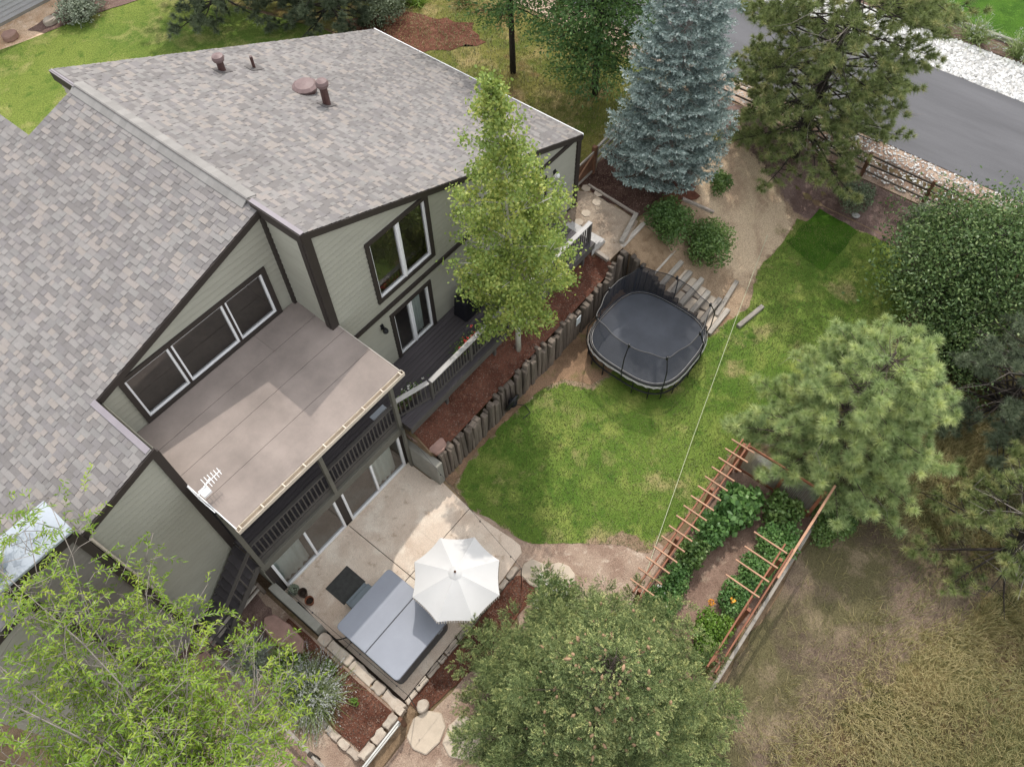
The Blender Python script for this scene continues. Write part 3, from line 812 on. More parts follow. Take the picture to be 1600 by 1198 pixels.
def emit(roof, data, nsep):
    tabs, S, T, nn, O = data
    cen = np.array([O + S * (t[1] + t[2] / 2) + T * (t[0] + 0.5) * EXP for t in tabs])
    order = []
    if nsep:
        # the tabs that show largest: nearest ones inside the picture
        q = (cen - CAM) @ np.array(R_).T
        u = 800 + 1210 * q[:, 0] / q[:, 2]; v = 599 - 1210 * q[:, 1] / q[:, 2]
        vis = (u > 5) & (u < 1595) & (v > 5) & (v < 1190)
        full = np.array([t[5] for t in tabs])
        dist = np.linalg.norm(cen - CAM, axis=1) + np.where(vis & full, 0, 1e3) + np.where(cen[:, 0] < -2.3, 1e2, 0)
        order = list(np.argsort(dist)[:nsep])
    sep = set(order)
    V, F, TN = [], [], []
    cache = {}
    Mx = Matrix(((S[0], T[0], nn[0], 0), (S[1], T[1], nn[1], 0), (S[2], T[2], nn[2], 0), (0, 0, 0, 1)))
    FT = [(0, 1, 2, 3), (4, 5, 1, 0), (4, 0, 3, 3), (5, 2, 1, 1)]
    for i, (r, s, wd, th, tone, full) in enumerate(tabs):
        loc = O + S * s + T * (r * EXP)
        if i in sep:
            key = (round(wd, 3), th, tone)
            if key not in cache:
                lv = tabmesh(wd, th)
                me = bpy.data.meshes.new('shingle')
                me.from_pydata(lv, [], [(0, 1, 2, 3), (4, 5, 1, 0), (4, 0, 3), (5, 2, 1)])
                at = me.attributes.new('tone', 'FLOAT', 'POINT')
                at.data.foreach_set('value', [tone] * 6)
                me.materials.append(MT['shingle'])
                cache[key] = me
            o = bpy.data.objects.new('shingle', cache[key])
            COL.objects.link(o)
            o.matrix_basis = Matrix.Translation(Vector(loc)) @ Mx
            o.parent = roof
            o.matrix_parent_inverse = wmat(roof).inverted()
        else:
            b = len(V)
            for x, y, z in tabmesh(wd, th):
                V.append(loc + S * x + T * y + nn * z)
            F += [(b, b + 1, b + 2, b + 3), (b + 4, b + 5, b + 1, b)]
            TN += [tone] * 6
    me = npmesh('shingle_field', np.array(V), np.array(F), np.array(TN))
    o = link('shingle_field', me, MT['shingle'], roof)
    o['kind'] = 'stuff'
# left slope rises towards +X, right slope towards -X
cl_ = math.sqrt(1 + SL * SL)
T_l = np.array([1, 0, SL]) / cl_; N_l = np.array([-SL, 0, 1]) / cl_
rows_l = int((5.28 + 6.6) * cl_ / EXP)
def yl(r):
    x = -6.6 + (r + 0.5) * EXP / cl_
    return (2.97 if x > -0.22 else 0.93, 10.44 if x > 3.48 else 14.4)
emit(roof_l, lay(roof_l, (-6.6, 0, zl(-6.6) + 0.003), (0, -1, 0), T_l, N_l, rows_l, lambda r: (-yl(r)[1], -yl(r)[0]), 3), 300)
cr_ = math.sqrt(1 + SR * SR)
T_r = np.array([-1, 0, SR]) / cr_; N_r = np.array([SR, 0, 1]) / cr_
rows_r = int((16.87 - 5.3) * cr_ / EXP)
emit(roof_r, lay(roof_r, (16.87, 0, zr(16.87) + 0.003), (0, 1, 0), T_r, N_r, rows_r, lambda r: (1.47, 11.45), 5), 0)
# ridge caps
for k in range(26):
    y0 = 3.35 + k * 0.27
    m = MB()
    th = 0.05
    xa, xb = 5.03, 5.50
    zt_ = 10.06
    A = [(xa, zl(xa) + 0.03), (5.25, zt_), (xb, zr(xb) + 0.05)]
    for yy in (y0, y0 + 0.285):
        dz = 0.0 if yy == y0 else 0.005
        for x, z in A: m.v.append((x, yy, z + dz))
        for x, z in A: m.v.append((x, yy, z + dz - th))
    m.f += [(0, 6, 7, 1), (1, 7, 8, 2), (0, 1, 4, 3), (1, 2, 5, 4), (6, 9, 10, 7), (7, 10, 11, 8), (0, 3, 9, 6), (2, 8, 11, 5)]
    m.build('ridge_cap', MT['ridgecap'], roof_r, recalc=True)
# metal edges
MB().beam((-0.335, 0.97, zl(-0.335) + 0.025), (-0.335, 3.0, zl(-0.335) + 0.025), 0.15, 0.012, (-SL, 0, 1)).build('edge_flashing', MT['flash'], roof_l)
MB().beam((5.26, 1.47, 10.045), (5.26, 3.25, 10.045), 0.12, 0.02).build('edge_flashing', MT['flash'], roof_r)
MB().beam((5.22, 10.3, 10.03), (5.22, 11.45, 10.03), 0.10, 0.03).build('edge_flashing', MT['flash'], roof_r)
box('fascia', MT['trim'], roof_r, 5.17, 5.205, 1.47, 3.2, 9.74, 10.03)
box('fascia', MT['trim'], roof_r, 5.17, 5.205, 10.35, 11.45, 9.74, 10.03)
MB().beam((16.885, 1.46, zr(16.88)), (16.885, 11.46, zr(16.88)), 0.03, 0.07).build('drip_edge', MT['white'], roof_r)
box('fascia', MT['trim'], roof_r, 16.872, 16.90, 1.46, 11.46, zr(16.87) - 0.2, zr(16.87) - 0.04)
# vents on the right slope
def vent(x, y, prof, cap):
    m = MB().lathe((x, y, zr(x)), prof, 14)
    v = m.build('roof_vent', MT['vent'], roof_r, smooth=False)
    if cap:
        MB().lathe((x, y, zr(x)), cap, 14).build('vent_cap', MT['vent_cap'], v)
    MB().beam((x - 0.22, y, zr(x - 0.22) + 0.03), (x + 0.22, y, zr(x + 0.22) + 0.03), 0.40, 0.012, (SR, 0, 1)).build('flashing', MT['underlay'], v)
vent(9.3, 9.9, [(0.11, -0.1), (0.11, 0.42)], [(0.17, 0.36), (0.19, 0.44), (0.17, 0.52), (0.05, 0.56)])
vent(10.3, 9.75, [(0.05, -0.1), (0.05, 0.42)], None)
vent(10.65, 7.8, [(0.34, 0.0), (0.36, 0.10), (0.30, 0.16)], [(0.38, 0.13), (0.40, 0.19), (0.30, 0.26), (0.08, 0.29)])
vent(10.55, 6.75, [(0.12, -0.1), (0.12, 0.72)], [(0.18, 0.66), (0.20, 0.76), (0.16, 0.84), (0.05, 0.88)])

# tan membrane roof over the covered deck
zt = lambda y: 6.22 + 0.2 * (y + 0.76) / 3.8
def tslab(name, x0, x1, y0, y1, z0, z1, mat, par):
    m = MB()
    m.v += [(x, y, zt(y) + d) for d in (z0, z1) for x, y in ((x0, y0), (x1, y0), (x1, y1), (x0, y1))]
    m.f += [(3, 2, 1, 0), (4, 5, 6, 7), (0, 1, 5, 4), (1, 2, 6, 5), (2, 3, 7, 6), (3, 0, 4, 7)]
    return m.build(name, mat, par)
troof = tslab('roof', -0.16, 5.40, -0.76, 3.01, -0.26, -0.012, MT['trim'], house)
cuts = [-0.76, 0.30, 1.25, 2.20, 3.005]
for k in range(4):
    lapz = 0.003 * (5 - k)
    split = [-0.16, 3.75, 5.40] if k == 3 else [-0.16, 5.40]
    for j in range(len(split) - 1):
        tslab('membrane_sheet', split[j] + (0.004 if j else 0), split[j + 1], cuts[k], cuts[k + 1] - 0.012, -0.010, 0.012 + lapz + 0.004 * j, MT['membrane'], troof)
tslab('edge_metal', -0.185, -0.162, -0.80, 3.0, -0.10, 0.04, MT['white'], troof)
tslab('edge_metal', 5.402, 5.425, -0.80, 1.5, -0.10, 0.04, MT['siding_tan'], troof)
gm = MB()
gm.box(-0.2, 5.46, -0.775, -0.762, 6.10, 6.235).box(-0.2, 5.46, -0.90, -0.888, 6.10, 6.235).box(-0.2, 5.46, -0.888, -0.775, 6.10, 6.112)
gm.box(-0.2, -0.188, -0.888, -0.775, 6.112, 6.23).box(5.448, 5.46, -0.888, -0.775, 6.112, 6.23)
gt = gm.build('gutter', MT['gutter'], troof)
for k in range(9):
    x = -0.1 + k * 0.68
    box('bracket', MT['gutter'], gt, x, x + 0.03, -0.90, -0.76, 6.225, 6.246)
# antenna
an = MB()
an.tube([(-0.22, 0.25, 6.2), (-0.22, 0.25, 6.75), (0.25, 0.35, 6.82)], 0.016)
an.box(-0.16, 0.06, 0.12, 0.34, 6.66, 6.74)
for k in range(6):
    x = 0.05 + k * 0.085
    an.tube([(x, 0.13 + k * 0.018, 6.80), (x + 0.03, 0.50 - k * 0.012, 6.80)], 0.009)
an.tube([(0.0, 0.30, 6.80), (0.52, 0.32, 6.81)], 0.010)
an.tube([(-0.24, 0.5, 6.95), (-0.24, 0.28, 6.55), (-0.22, -0.15, 6.35)], 0.014)
tag(an.build('antenna', MT['white']), 'white comb-shaped television antenna on the corner of the tan flat roof', 'antenna')

# chimney chase
ch = lap_wall('chimney', house, (-4.02, 0.80), (1, 0), (0, -1), [(0, 0.35), (1.54, 0.35), (1.54, 8.2), (0, 8.2)], mat=MT['taupe'])
lap_wall('chase_side', house, (-2.48, 0.80), (0, 1), (1, 0), [(0, 0.35), (0.9, 0.35), (0.9, 8.2), (0, 8.2)], mat=MT['taupe']).parent = ch
lap_wall('chase_side', house, (-4.02, 1.70), (0, -1), (-1, 0), [(0, 0.35), (0.9, 0.35), (0.9, 8.2), (0, 8.2)], mat=MT['taupe']).parent = ch
for c_ in ch.children: c_.matrix_parent_inverse = wmat(ch).inverted()
lap_wall('chase_back', house, (-2.48, 1.70), (-1, 0), (0, 1), [(0, 6), (1.54, 6), (1.54, 8.2), (0, 8.2)])
box('corner_board', MT['trim'], ch, -2.60, -2.41, 0.715, 0.775, 0.4, 8.1)
box('corner_board', MT['trim'], ch, -4.09, -3.9, 0.715, 0.775, 0.4, 8.1)
box('band', MT['trim'], ch, -3.9, -2.6, 0.72, 0.776, 7.92, 8.16)
cp = MB().box(-4.12, -2.42, 0.70, 1.75, 8.2, 8.30)
cp.v[4:8] = [(-4.12, 0.70, 8.28), (-2.42, 0.70, 8.28), (-2.42, 1.75, 8.28), (-4.12, 1.75, 8.28)]
capo = cp.build('metal_cap', MT['metal_cap'], ch, bevel=0.01)
MB().lathe((-3.75, 1.2, 8.27), [(0.14, 0.0), (0.14, 0.35), (0.22, 0.36), (0.22, 0.42), (0.05, 0.5)], 14).build('flue', MT['metal_cap'], capo)
MB().tube([(-2.36, 0.86, 7.4), (-2.36, 0.86, 0.5)], 0.04, 8).build('downspout', MT['gutter'], house)
# ------------------------------------------------------------------ windows and doors (all face -Y)
def ring(m, x0, x1, z0, z1, y0, y1, w, wb=None):
    wb = w if wb is None else wb
    m.box(x0, x0 + w, y0, y1, z0, z1).box(x1 - w, x1, y0, y1, z0, z1)
    m.box(x0 + w, x1 - w, y0, y1, z1 - w, z1)
    if wb > 0: m.box(x0 + w, x1 - w, y0, y1, z0, z0 + wb)
    return m

def room(x0, x1, z0, z1, Y, depth, parent):
    m = MB()
    y0, y1 = Y + 0.07, Y + depth
    m.quad((x0, y1, z0), (x1, y1, z0), (x1, y1, z1), (x0, y1, z1))
    m.quad((x0, y0, z0), (x1, y0, z0), (x1, y1, z0), (x0, y1, z0))
    m.quad((x0, y0, z1), (x0, y1, z1), (x1, y1, z1), (x1, y0, z1))
    m.quad((x0, y0, z0), (x0, y1, z0), (x0, y1, z1), (x0, y0, z1))
    m.quad((x1, y0, z0), (x1, y0, z1), (x1, y1, z1), (x1, y1, z0))
    return m.build('room_lining', MT['interior'], parent)

def curtain(x0, x1, z0, z1, y, parent, mat='curtain', slant=0.0):
    n = 26
    V, F = [], []
    for i in range(n + 1):
        t = i / n
        for z, k in ((z0, 1.0), (z1, 0.0)):
            x = x0 + (x1 - x0) * t * (1 - slant * k) 
            V.append((x, y + 0.035 * math.sin(t * 26 + k) + 0.02 * math.sin(t * 9), z))
    for i in range(n):
        F.append((2 * i, 2 * i + 2, 2 * i + 3, 2 * i + 1))
    m = MB(); m.v, m.f = V, F
    return m.build('curtain', MT[mat], parent, smooth=True)

def window(name, x0, x1, z0, z1, Y, tw, panes, fw=0.055, bottom=True, depth=0.9, curtains=()):
    """trim ring outside x0..z1; panes = [(x0, x1, z0, z1)] white-framed lights"""
    t = ring(MB(), x0, x1, z0, z1, Y - 0.085, Y + 0.0, tw, tw if bottom else 0).build(name, MT['trim'], house)
    for k in range(len(panes) - 1):
        a, b = panes[k][1], panes[k + 1][0]
        if b - a > 0.015:
            box('mullion', MT['trim'] if b - a > 0.04 else MT['white'], t, a, b, Y - 0.06, Y + 0.0, panes[k][2], panes[k][3])
    for (a, b, c, d) in panes:
        f = ring(MB(), a, b, c, d, Y - 0.035, Y + 0.06, fw).build('frame', MT['white'], t)
        MB().quad((a + fw, Y + 0.02, c + fw), (b - fw, Y + 0.02, c + fw), (b - fw, Y + 0.02, d - fw), (a + fw, Y + 0.02, d - fw)).build('pane', MT['glass'], t)
    room(x0 + tw * 0.5, x1 - tw * 0.5, z0 + (tw * 0.5 if bottom else 0.0), z1 - tw * 0.5, Y, depth, t)
    for cdef in curtains:
        curtain(*cdef, parent=t)
    return t

window('window', 6.90, 9.31, 5.77, 8.23, 1.56, 0.13, [(7.03, 8.085, 5.90, 8.10), (8.125, 9.18, 5.90, 8.10)], 0.05, depth=2.2)
window('sliding_door', 7.18, 8.96, 2.77, 4.96, 1.56, 0.13, [(7.31, 8.02, 2.80, 4.83), (8.05, 8.83, 2.80, 4.83)], 0.055, bottom=False, depth=1.6,
       curtains=((8.25, 8.62, 2.82, 4.80, 1.72),))
window('window', 13.88, 14.86, 3.24, 4.86, 1.56, 0.09, [(13.97, 14.77, 3.33, 4.77)], 0.05)
window('window', 0.31, 4.78, 6.45, 8.28, 3.04, 0.13, [(0.44, 1.70, 6.56, 8.14), (1.77, 3.36, 6.56, 8.14), (3.43, 4.64, 6.56, 8.14)], 0.055, depth=2.4)
def patio_door(x0, x1, xm, cur):
    t = ring(MB(), x0, x1, 0.015, 2.09, -0.035, 0.07, 0.075, 0.09).build('patio_door', MT['white'], house)
    box('meeting_stile', MT['white'], t, xm - 0.035, xm + 0.035, -0.028, 0.06, 0.105, 2.015)
    for a, b in ((x0 + 0.075, xm - 0.035), (xm + 0.035, x1 - 0.075)):
        MB().quad((a, 0.02, 0.105), (b, 0.02, 0.105), (b, 0.02, 2.015), (a, 0.02, 2.015)).build('pane', MT['glass'], t)
    m = MB()
    y1 = 1.4
    for q in (((x0, y1, 0.02), (x1, y1, 0.02), (x1, y1, 2.06), (x0, y1, 2.06)), ((x0, .08, 0.02), (x1, .08, 0.02), (x1, y1, 0.02), (x0, y1, 0.02)),
              ((x0, .08, 2.06), (x0, y1, 2.06), (x1, y1, 2.06), (x1, .08, 2.06)), ((x0, .08, 0.02), (x0, y1, 0.02), (x0, y1, 2.06), (x0, .08, 2.06)),
              ((x1, .08, 0.02), (x1, .08, 2.06), (x1, y1, 2.06), (x1, y1, 0.02))):
        m.quad(*q)
    m.build('room_lining', MT['interior'], t)
    curtain(*cur, parent=t)
patio_door(0.02, 2.54, 1.30, (0.12, 1.12, 0.05, 2.03, 0.14, ))
patio_door(2.80, 5.31, 4.06, (4.15, 5.02, 0.05, 2.03, 0.14))
box('threshold', MT['gutter'], house, 0.0, 5.33, -0.06, -0.036, 0.0, 0.03)

# wall lamps
def lamp(x, z, mat, Y=1.56):
    m = MB().box(x - 0.05, x + 0.05, Y - 0.07, Y - 0.02, z - 0.08, z + 0.10)
    m.tube([(x, Y - 0.05, z + 0.05), (x, Y - 0.14, z + 0.09), (x, Y - 0.17, z + 0.03)], 0.018)
    o = m.build('wall_lamp', MT['black'], house)
    MB().lathe((x, Y - 0.17, z - 0.12), [(0.09, 0.0), (0.085, 0.07), (0.045, 0.15)], 12).build('lamp_shade', MT[mat], o)
lamp(6.82, 4.78, 'black')
lamp(15.34, 4.66, 'white')
box('outlet_cover', MT['white'], house, 15.98, 16.06, 1.49, 1.53, 3.55, 3.67)

# ------------------------------------------------------------------ deck
ZD = 2.75
deck = empty('deck', (8, 0.5, 2.0), label='charcoal plank deck with baluster railings along the house front', cat='deck')
def boards(x0, x1, y0, y1):
    me = None
    y = y0
    while y < y1 - 0.02:
        w_ = min(0.138, y1 - y - 0.005)
        if me is None or w_ < 0.137:
            m = MB().box(x0, x1, -w_ / 2, w_ / 2, -0.03, 0.0)
            me = m.mesh('deck_board', bevel=0.004); me.materials.append(MT['deckboard'])
        link('deck_board', me, None, deck, (0, y + w_ / 2, ZD))
        y += 0.146
boards(5.49, 15.05, -0.50, 1.53)
boards(-0.20, 5.48, 0.0, 3.0)
box('rim_joist', MT['rail'], deck, 5.49, 15.05, -0.545, -0.508, 2.45, 2.745)
box('rim_joist', MT['rail'], deck, -0.2, 5.48, -0.045, -0.004, 2.47, 2.745)
box('rim_joist', MT['rail'], deck, 15.055, 15.09, -0.545, 1.5, 2.45, 2.745)
box('floor_frame', MT['trim'], deck, 5.5, 15.0, -0.4, 1.5, 2.42, 2.70)
box('ceiling', MT['trim'], deck, -0.2, 5.45, 0.21, 3.0, 2.60, 2.71)
for x in (7.2, 9.6, 12.0, 14.6):
    box('support_post', MT['rail'], deck, x - 0.05, x + 0.05, -0.45, -0.35, 1.6, 2.44)
bal = MB().box(-0.019, 0.019, -0.019, 0.019, 0.0, 0.80).mesh('baluster'); bal.materials.append(MT['rail'])
def railing(a, b, zf, capmat, capw=0.15, posts=(), lo=0.09, skip_ends=True):
    a, b = Vector((*a, 0)), Vector((*b, 0))
    d = b - a; L = d.length; u = d / L
    m = MB().beam((a.x, a.y, zf + 0.95), (b.x, b.y, zf + 0.95), capw, 0.04)
    m.build('rail_cap', capmat, deck, bevel=0.004)
    MB().beam((a.x, a.y, zf + 0.89), (b.x, b.y, zf + 0.89), 0.04, 0.078).build('top_rail', MT['rail'], deck)
    MB().beam((a.x, a.y, zf + lo), (b.x, b.y, zf + lo), 0.04, 0.078).build('bottom_rail', MT['rail'], deck)
    n = int(L / 0.135)
    ang = math.atan2(u.y, u.x)
    for k in range(1, n):
        p = a + u * (L * k / n)
        link('baluster', bal, None, deck, (p.x, p.y, zf + 0.10), ang)
    for t in posts:
        p = a + u * (L * t)
        o = MB().box(-0.05, 0.05, -0.05, 0.05, -0.25, 0.925).build('railing_post', MT['rail'], None)
        o.location = (p.x, p.y, zf); o.rotation_euler = (0, 0, ang)
        o.parent = deck; o.matrix_parent_inverse = wmat(deck).inverted()
YR = -0.33
railing((6.72, YR), (15.0, YR), ZD, MT['railcap'], 0.16, (0.0, 0.22, 0.44, 0.66, 0.84, 1.0))
railing((5.52, 0.02), (6.66, -0.30), ZD, MT['railcap'], 0.15)
railing((-0.1, -0.02), (2.60, -0.02), ZD, MT['rail'], 0.10)
railing((2.72, -0.02), (5.36, -0.02), ZD, MT['rail'], 0.10)
for x in (-0.16, 2.66, 5.43):
    box('roof_post', MT['beam'], deck, x - 0.06, x + 0.06, -0.145, -0.02 - 0.001, 2.47, 6.05)
box('roof_post', MT['beam'], deck, 5.375, 5.455, -0.24, -0.135, 0.02, 2.47)
box('header_beam', MT['trim'], deck, -0.2, 5.46, -0.15, 0.0, 6.0 - 0.12, 6.0)
box('side_shelf', MT['metal_cap'], deck, 4.75, 5.30, 0.12, 0.30, 3.55, 3.58)
# steps at the far end
for k in range(3):
    zz = 2.75 - 0.19 * (k + 1)
    box('step', MT['railcap'], deck, 15.10 + 0.27 * k, 15.36 + 0.27 * k, -0.45, 1.0, zz - 0.045, zz, 0.005)
    box('riser', MT['deckboard'], deck, 15.10 + 0.27 * k, 15.13 + 0.27 * k, -0.44, 0.99, zz - 0.19, zz - 0.05)
for y in (-0.47, 1.0):
    m = MB(); m.v += [(15.09, y, 2.55), (15.95, y, 2.06), (15.95, y, 2.0), (15.09, y, 2.0), (15.09, y + 0.02, 2.55), (15.95, y + 0.02, 2.06), (15.95, y + 0.02, 2.0), (15.09, y + 0.02, 2.0)]
    m.f += [(0, 1, 2, 3), (7, 6, 5, 4), (0, 4, 5, 1), (1, 5, 6, 2), (2, 6, 7, 3), (3, 7, 4, 0)]
    m.build('stringer', MT['railcap'], deck, recalc=True)
# dark staircase at the near end, going down along the left wing
for k in range(11):
    zz = 2.75 - 0.205 * (k + 1)
    x1 = -0.22 - 0.20 * k
    box('stair_tread', MT['deckboard'], deck, x1 - 0.215, x1, -0.02, 0.90, zz - 0.04, zz, 0.004)
    box('stair_riser', MT['rail'], deck, x1 - 0.02, x1 - 0.002, -0.0, 0.89, zz + 0.002, zz + 0.16)
for y in (-0.05, 0.905):
    MB().beam((-0.22, y, 2.52), (-2.4, y, 0.30), 0.035, 0.22).build('stringer', MT['rail'], deck)
MB().beam((-0.1, -0.06, 3.66), (-2.3, -0.06, 1.42), 0.09, 0.05).build('handrail', MT['rail'], deck)
for k in range(6):
    x = -0.45 - k * 0.36
    zb = 2.75 - (0.22 - x - 0.44) * 1.02
    MB().box(x - 0.02, x + 0.02, -0.08, -0.045, zb - 0.1, zb + 0.83).build('stair_baluster', MT['rail'], deck)
MB().beam((-2.3, -0.06, 0.42), (-2.3, -0.06, 1.5), 0.09, 0.09).build('newel_post', MT['rail'], deck)
# ------------------------------------------------------------------ retaining walls, steps and stones
def palisade(name, label, pts, tops, mat_, w=(0.17, 0.27), depth=0.22, base=-0.05):
    """upright timbers along a line; tops(t) gives the height"""
    a, b = Vector((*pts[0], 0)), Vector((*pts[1], 0))
    L = (b - a).length; u = (b - a) / L; ang = math.atan2(u.y, u.x)
    root = empty(name, ((a.x + b.x) / 2, (a.y + b.y) / 2, 0.0), label=label, cat='wall')
    s = 0.0
    k = 0
    while s < L - 0.1:
        w_ = random.uniform(*w)
        h = tops(s / L) + random.uniform(-0.12, 0.09)
        d = depth * random.uniform(0.8, 1.15)
        m = MB().box(-w_ / 2 + 0.012, w_ / 2 - 0.012, -d / 2, d / 2, 0, h - base)
        for i in range(4, 8):
            x, y, z = m.v[i]; m.v[i] = (x + random.uniform(-.02, .02), y + random.uniform(-.02, .02), z + random.uniform(-.03, .03))
        me = m.mesh('timber', bevel=0.022)
        me.materials.append(MT[mat_])
        p = a + u * (s + w_ / 2)
        o = link('timber', me, None, root, (p.x, p.y + random.uniform(-0.03, 0.03), base), ang + random.uniform(-.14, .14))
        o.rotation_euler = (random.uniform(-.05, .05), random.uniform(-.045, .045), o.rotation_euler[2])
        s += w_
    return root
palisade('retaining_wall', 'long weathered timber retaining wall between red mulch strip and lawn', ((5.75, -1.30), (16.0, -1.30)), lambda t: 1.44 + 0.62 * min(1, max(0, (t - 0.86) / 0.1)), 'timber', (0.13, 0.23))
palisade('retaining_wall', 'dark timber retaining wall beside stone steps behind the trampoline', ((16.02, -1.35), (16.02, -5.15)), lambda t: 1.98 - 1.55 * t, 'timber_dark', (0.16, 0.24))

steps = empty('garden_steps', (16.8, -3, 0.8), label='garden stairway of buff stone slabs and grey timber ties', cat='steps')
for k in range(10):
    y0 = -5.25 + k * 0.455
    z1 = 0.10 + k * 0.212
    MB().box(16.14 + random.uniform(-.03, .03), 17.6 + random.uniform(-.12, .15), y0, y0 + 0.18, z1 - 0.25, z1 + 0.02).build('timber_tie', MT['tie_x'], steps, bevel=0.012)
    x = 16.2
    n = random.choice((1, 2, 2))
    for j in range(n):
        x1 = 17.6 if j == n - 1 else random.uniform(16.65, 16.95)
        poly = [(x + random.uniform(.0, .05), y0 + 0.19), (x1 - random.uniform(.0, .06), y0 + 0.19 + random.uniform(0, .02)), (x1 - random.uniform(0, .06), y0 + 0.44), (x + random.uniform(0, .05), y0 + 0.45)]
        MB().prism(poly, z1 - 0.2, z1 - 0.015, 0.012).build('stone_slab', MT['redstone' if k == 5 and j == 0 else 'flag'], steps, bevel=0.012)
        x = x1 + 0.03
def tie(a, b, mat='tie_x', w_=0.17, h=0.16, name='timber_edging', label=None, group='timber edging beams'):
    za, zb = hz(*a) + 0.05, hz(*b) + 0.05
    ym = (a[0] + b[0]) / 2, (a[1] + b[1]) / 2
    o = MB().beam((a[0], a[1], za), (b[0], b[1], zb), w_, h).build(name, MT[mat], bevel=0.015)
    return tag(o, label, 'beam', group)
tie((16.2, -0.98), (17.75, -0.62), label='grey timber beam at the top of the stone steps')
tie((17.0, -4.95), (18.9, -4.75), label='grey timber beam at the foot of the round shrubs')
tie((17.1, -5.85), (18.5, -6.1), label='short timber beam lying in the lawn right of the trampoline')
tie((17.72, -0.6), (17.9, 1.7), 'tie', 0.09, 0.1, label='thin timber edging between gravel pad and dark mulch')
tie((15.35, -0.25), (15.3, -1.05), 'tie', 0.16, 0.14, label='timber edging at the end of the red mulch strip')
tie((19.6, -1.5), (20.3, -2.6), 'tie', 0.12, 0.12, label='timber edging behind the round shrubs on the slope')
for k, (x, y) in enumerate([(17.74, 1.68), (17.80, 1.14), (17.36, 0.92), (16.64, 0.90), (16.1, 0.85)]):
    poly = [(x + 0.19 * math.cos(a * PI / 3 + .3), y + 0.19 * math.sin(a * PI / 3 + .3)) for a in range(6)]
    L_ = ['hexagonal stepping stone nearest the brown wooden gate', 'second hexagonal stepping stone from the brown gate', 'third hexagonal stepping stone from the brown gate',
          'fourth hexagonal stepping stone from the brown gate', 'hexagonal stepping stone beside the deck steps'][k]
    tag(MB().prism(poly, UP - 0.02, UP + 0.03).build('stepping_stone', MT['flag'], bevel=0.008), L_, 'paver', 'hexagonal stepping stones')

def rough(x0, x1, y0, y1, j=0.035, n=3):
    """rectangle with wavy edges"""
    q = []
    for a, b in (((x0, y0), (x1, y0)), ((x1, y0), (x1, y1)), ((x1, y1), (x0, y1)), ((x0, y1), (x0, y0))):
        for k in range(n):
            t = k / n
            jj = j if k else j * 0.6
            q.append((a[0] + (b[0] - a[0]) * t + random.uniform(-jj, jj), a[1] + (b[1] - a[1]) * t + random.uniform(-jj, jj)))
    return q
def blob(cx, cy, rx, ry, n=7, jit=0.18):
    return [(cx + rx * math.cos(2 * PI * k / n) * random.uniform(1 - jit, 1 + jit), cy + ry * math.sin(2 * PI * k / n) * random.uniform(1 - jit, 1 + jit)) for k in range(n)]
# kerb stones round the patio
kr = empty('stone_kerb', (2, -5.1, 0), label='low kerb of rough stones along the mulch side of the patio', cat='kerb')
x = -0.2
while x < 4.5:
    l_ = random.uniform(0.28, 0.55)
    MB().prism(rough(x + .02, x + l_ - .02, -5.2, -5.04, 0.02), -0.05, random.uniform(0.08, 0.17), 0.015).build('kerb_stone', MT['kerbstone'], kr, bevel=0.02)
    x += l_
kl = empty('stone_kerb', (-0.4, -3.5, 0), label='buff stone wall between the spa patio and the planter bed', cat='kerb')
y = -2.0
while y > -5.0:
    l_ = random.uniform(0.3, 0.95)
    MB().prism(rough(-0.54, -0.24, y - l_ + .015, y - .015, 0.03), -0.05, random.uniform(0.40, 0.50), 0.015).build('kerb_stone', MT['kerbstone'], kl, bevel=0.025)
    y -= l_
kb = empty('stone_kerb', (-1.2, -5.2, 0), label='stone edging at the bottom end of the planter bed', cat='kerb')
x = -0.3
while x > -2.0:
    l_ = random.uniform(0.25, 0.5)
    MB().prism(rough(x - l_ + .02, x - .02, -5.3, -5.06, 0.03), 0.1, random.uniform(0.46, 0.56), 0.02).build('kerb_stone', MT['kerbstone'], kb, bevel=0.02)
    x -= l_
y = -3.2
ks = empty('stone_kerb', (-2, -4.2, 0.4), label='stone edging on the fence side of the planter bed', cat='kerb')
while y > -5.0:
    l_ = random.uniform(0.25, 0.5)
    MB().prism(rough(-2.1, -1.9, y - l_ + .02, y - .02, 0.03), 0.3, random.uniform(0.46, 0.54), 0.02).build('kerb_stone', MT['kerbstone'], ks, bevel=0.02)
    y -= l_
STN = [((5.95, -0.15), 0.34, 0.62, 1.62, 'redstone', 'red sandstone slab on top of the concrete wing wall'),
       ((5.98, -0.95), 0.30, 0.34, 1.56, 'redstone', 'pale pink boulder at the end of the timber wall'),
       ((5.05, -5.75), 0.42, 0.62, 0.05, 'flag', 'large buff flagstone beside the patio corner'),
       ((5.55, -6.35), 0.34, 0.44, 0.05, 'flag', 'smaller buff flagstone behind the white rose bush'),
       ((5.0, -6.9), 0.3, 0.42, 0.05, 'flag', 'buff flagstone under the edge of the spruce'),
       ((-0.35, -6.05), 0.62, 0.5, 0.07, 'flag', 'pale flagstone at the bottom beside the wire gate'),
       ((0.15, -6.95), 0.6, 0.55, 0.07, 'flag', 'pale flagstone partly under the spruce'),
       ((0.05, -5.55), 0.2, 0.16, 0.25, 'kerbstone', 'small grey-pink rock at the kerb corner'),
       ((-2.44, 1.0 - .55), 0.42, 0.5, 0.48, 'redstone', 'brown flagstone at the foot of the dark stairs'),
       ((-3.05, 0.05), 0.42, 0.36, 0.48, 'redstone', 'second brown flagstone left of the wire fence'),
       ((-1.05, -1.15), 0.34, 0.85, 0.62, 'redstone', 'long ridged brown boulder beside the concrete wing wall'),
       ((-2.35, -0.85), 0.22, 0.2, 0.52, 'kerbstone', 'small pink rock under the fence corner')]
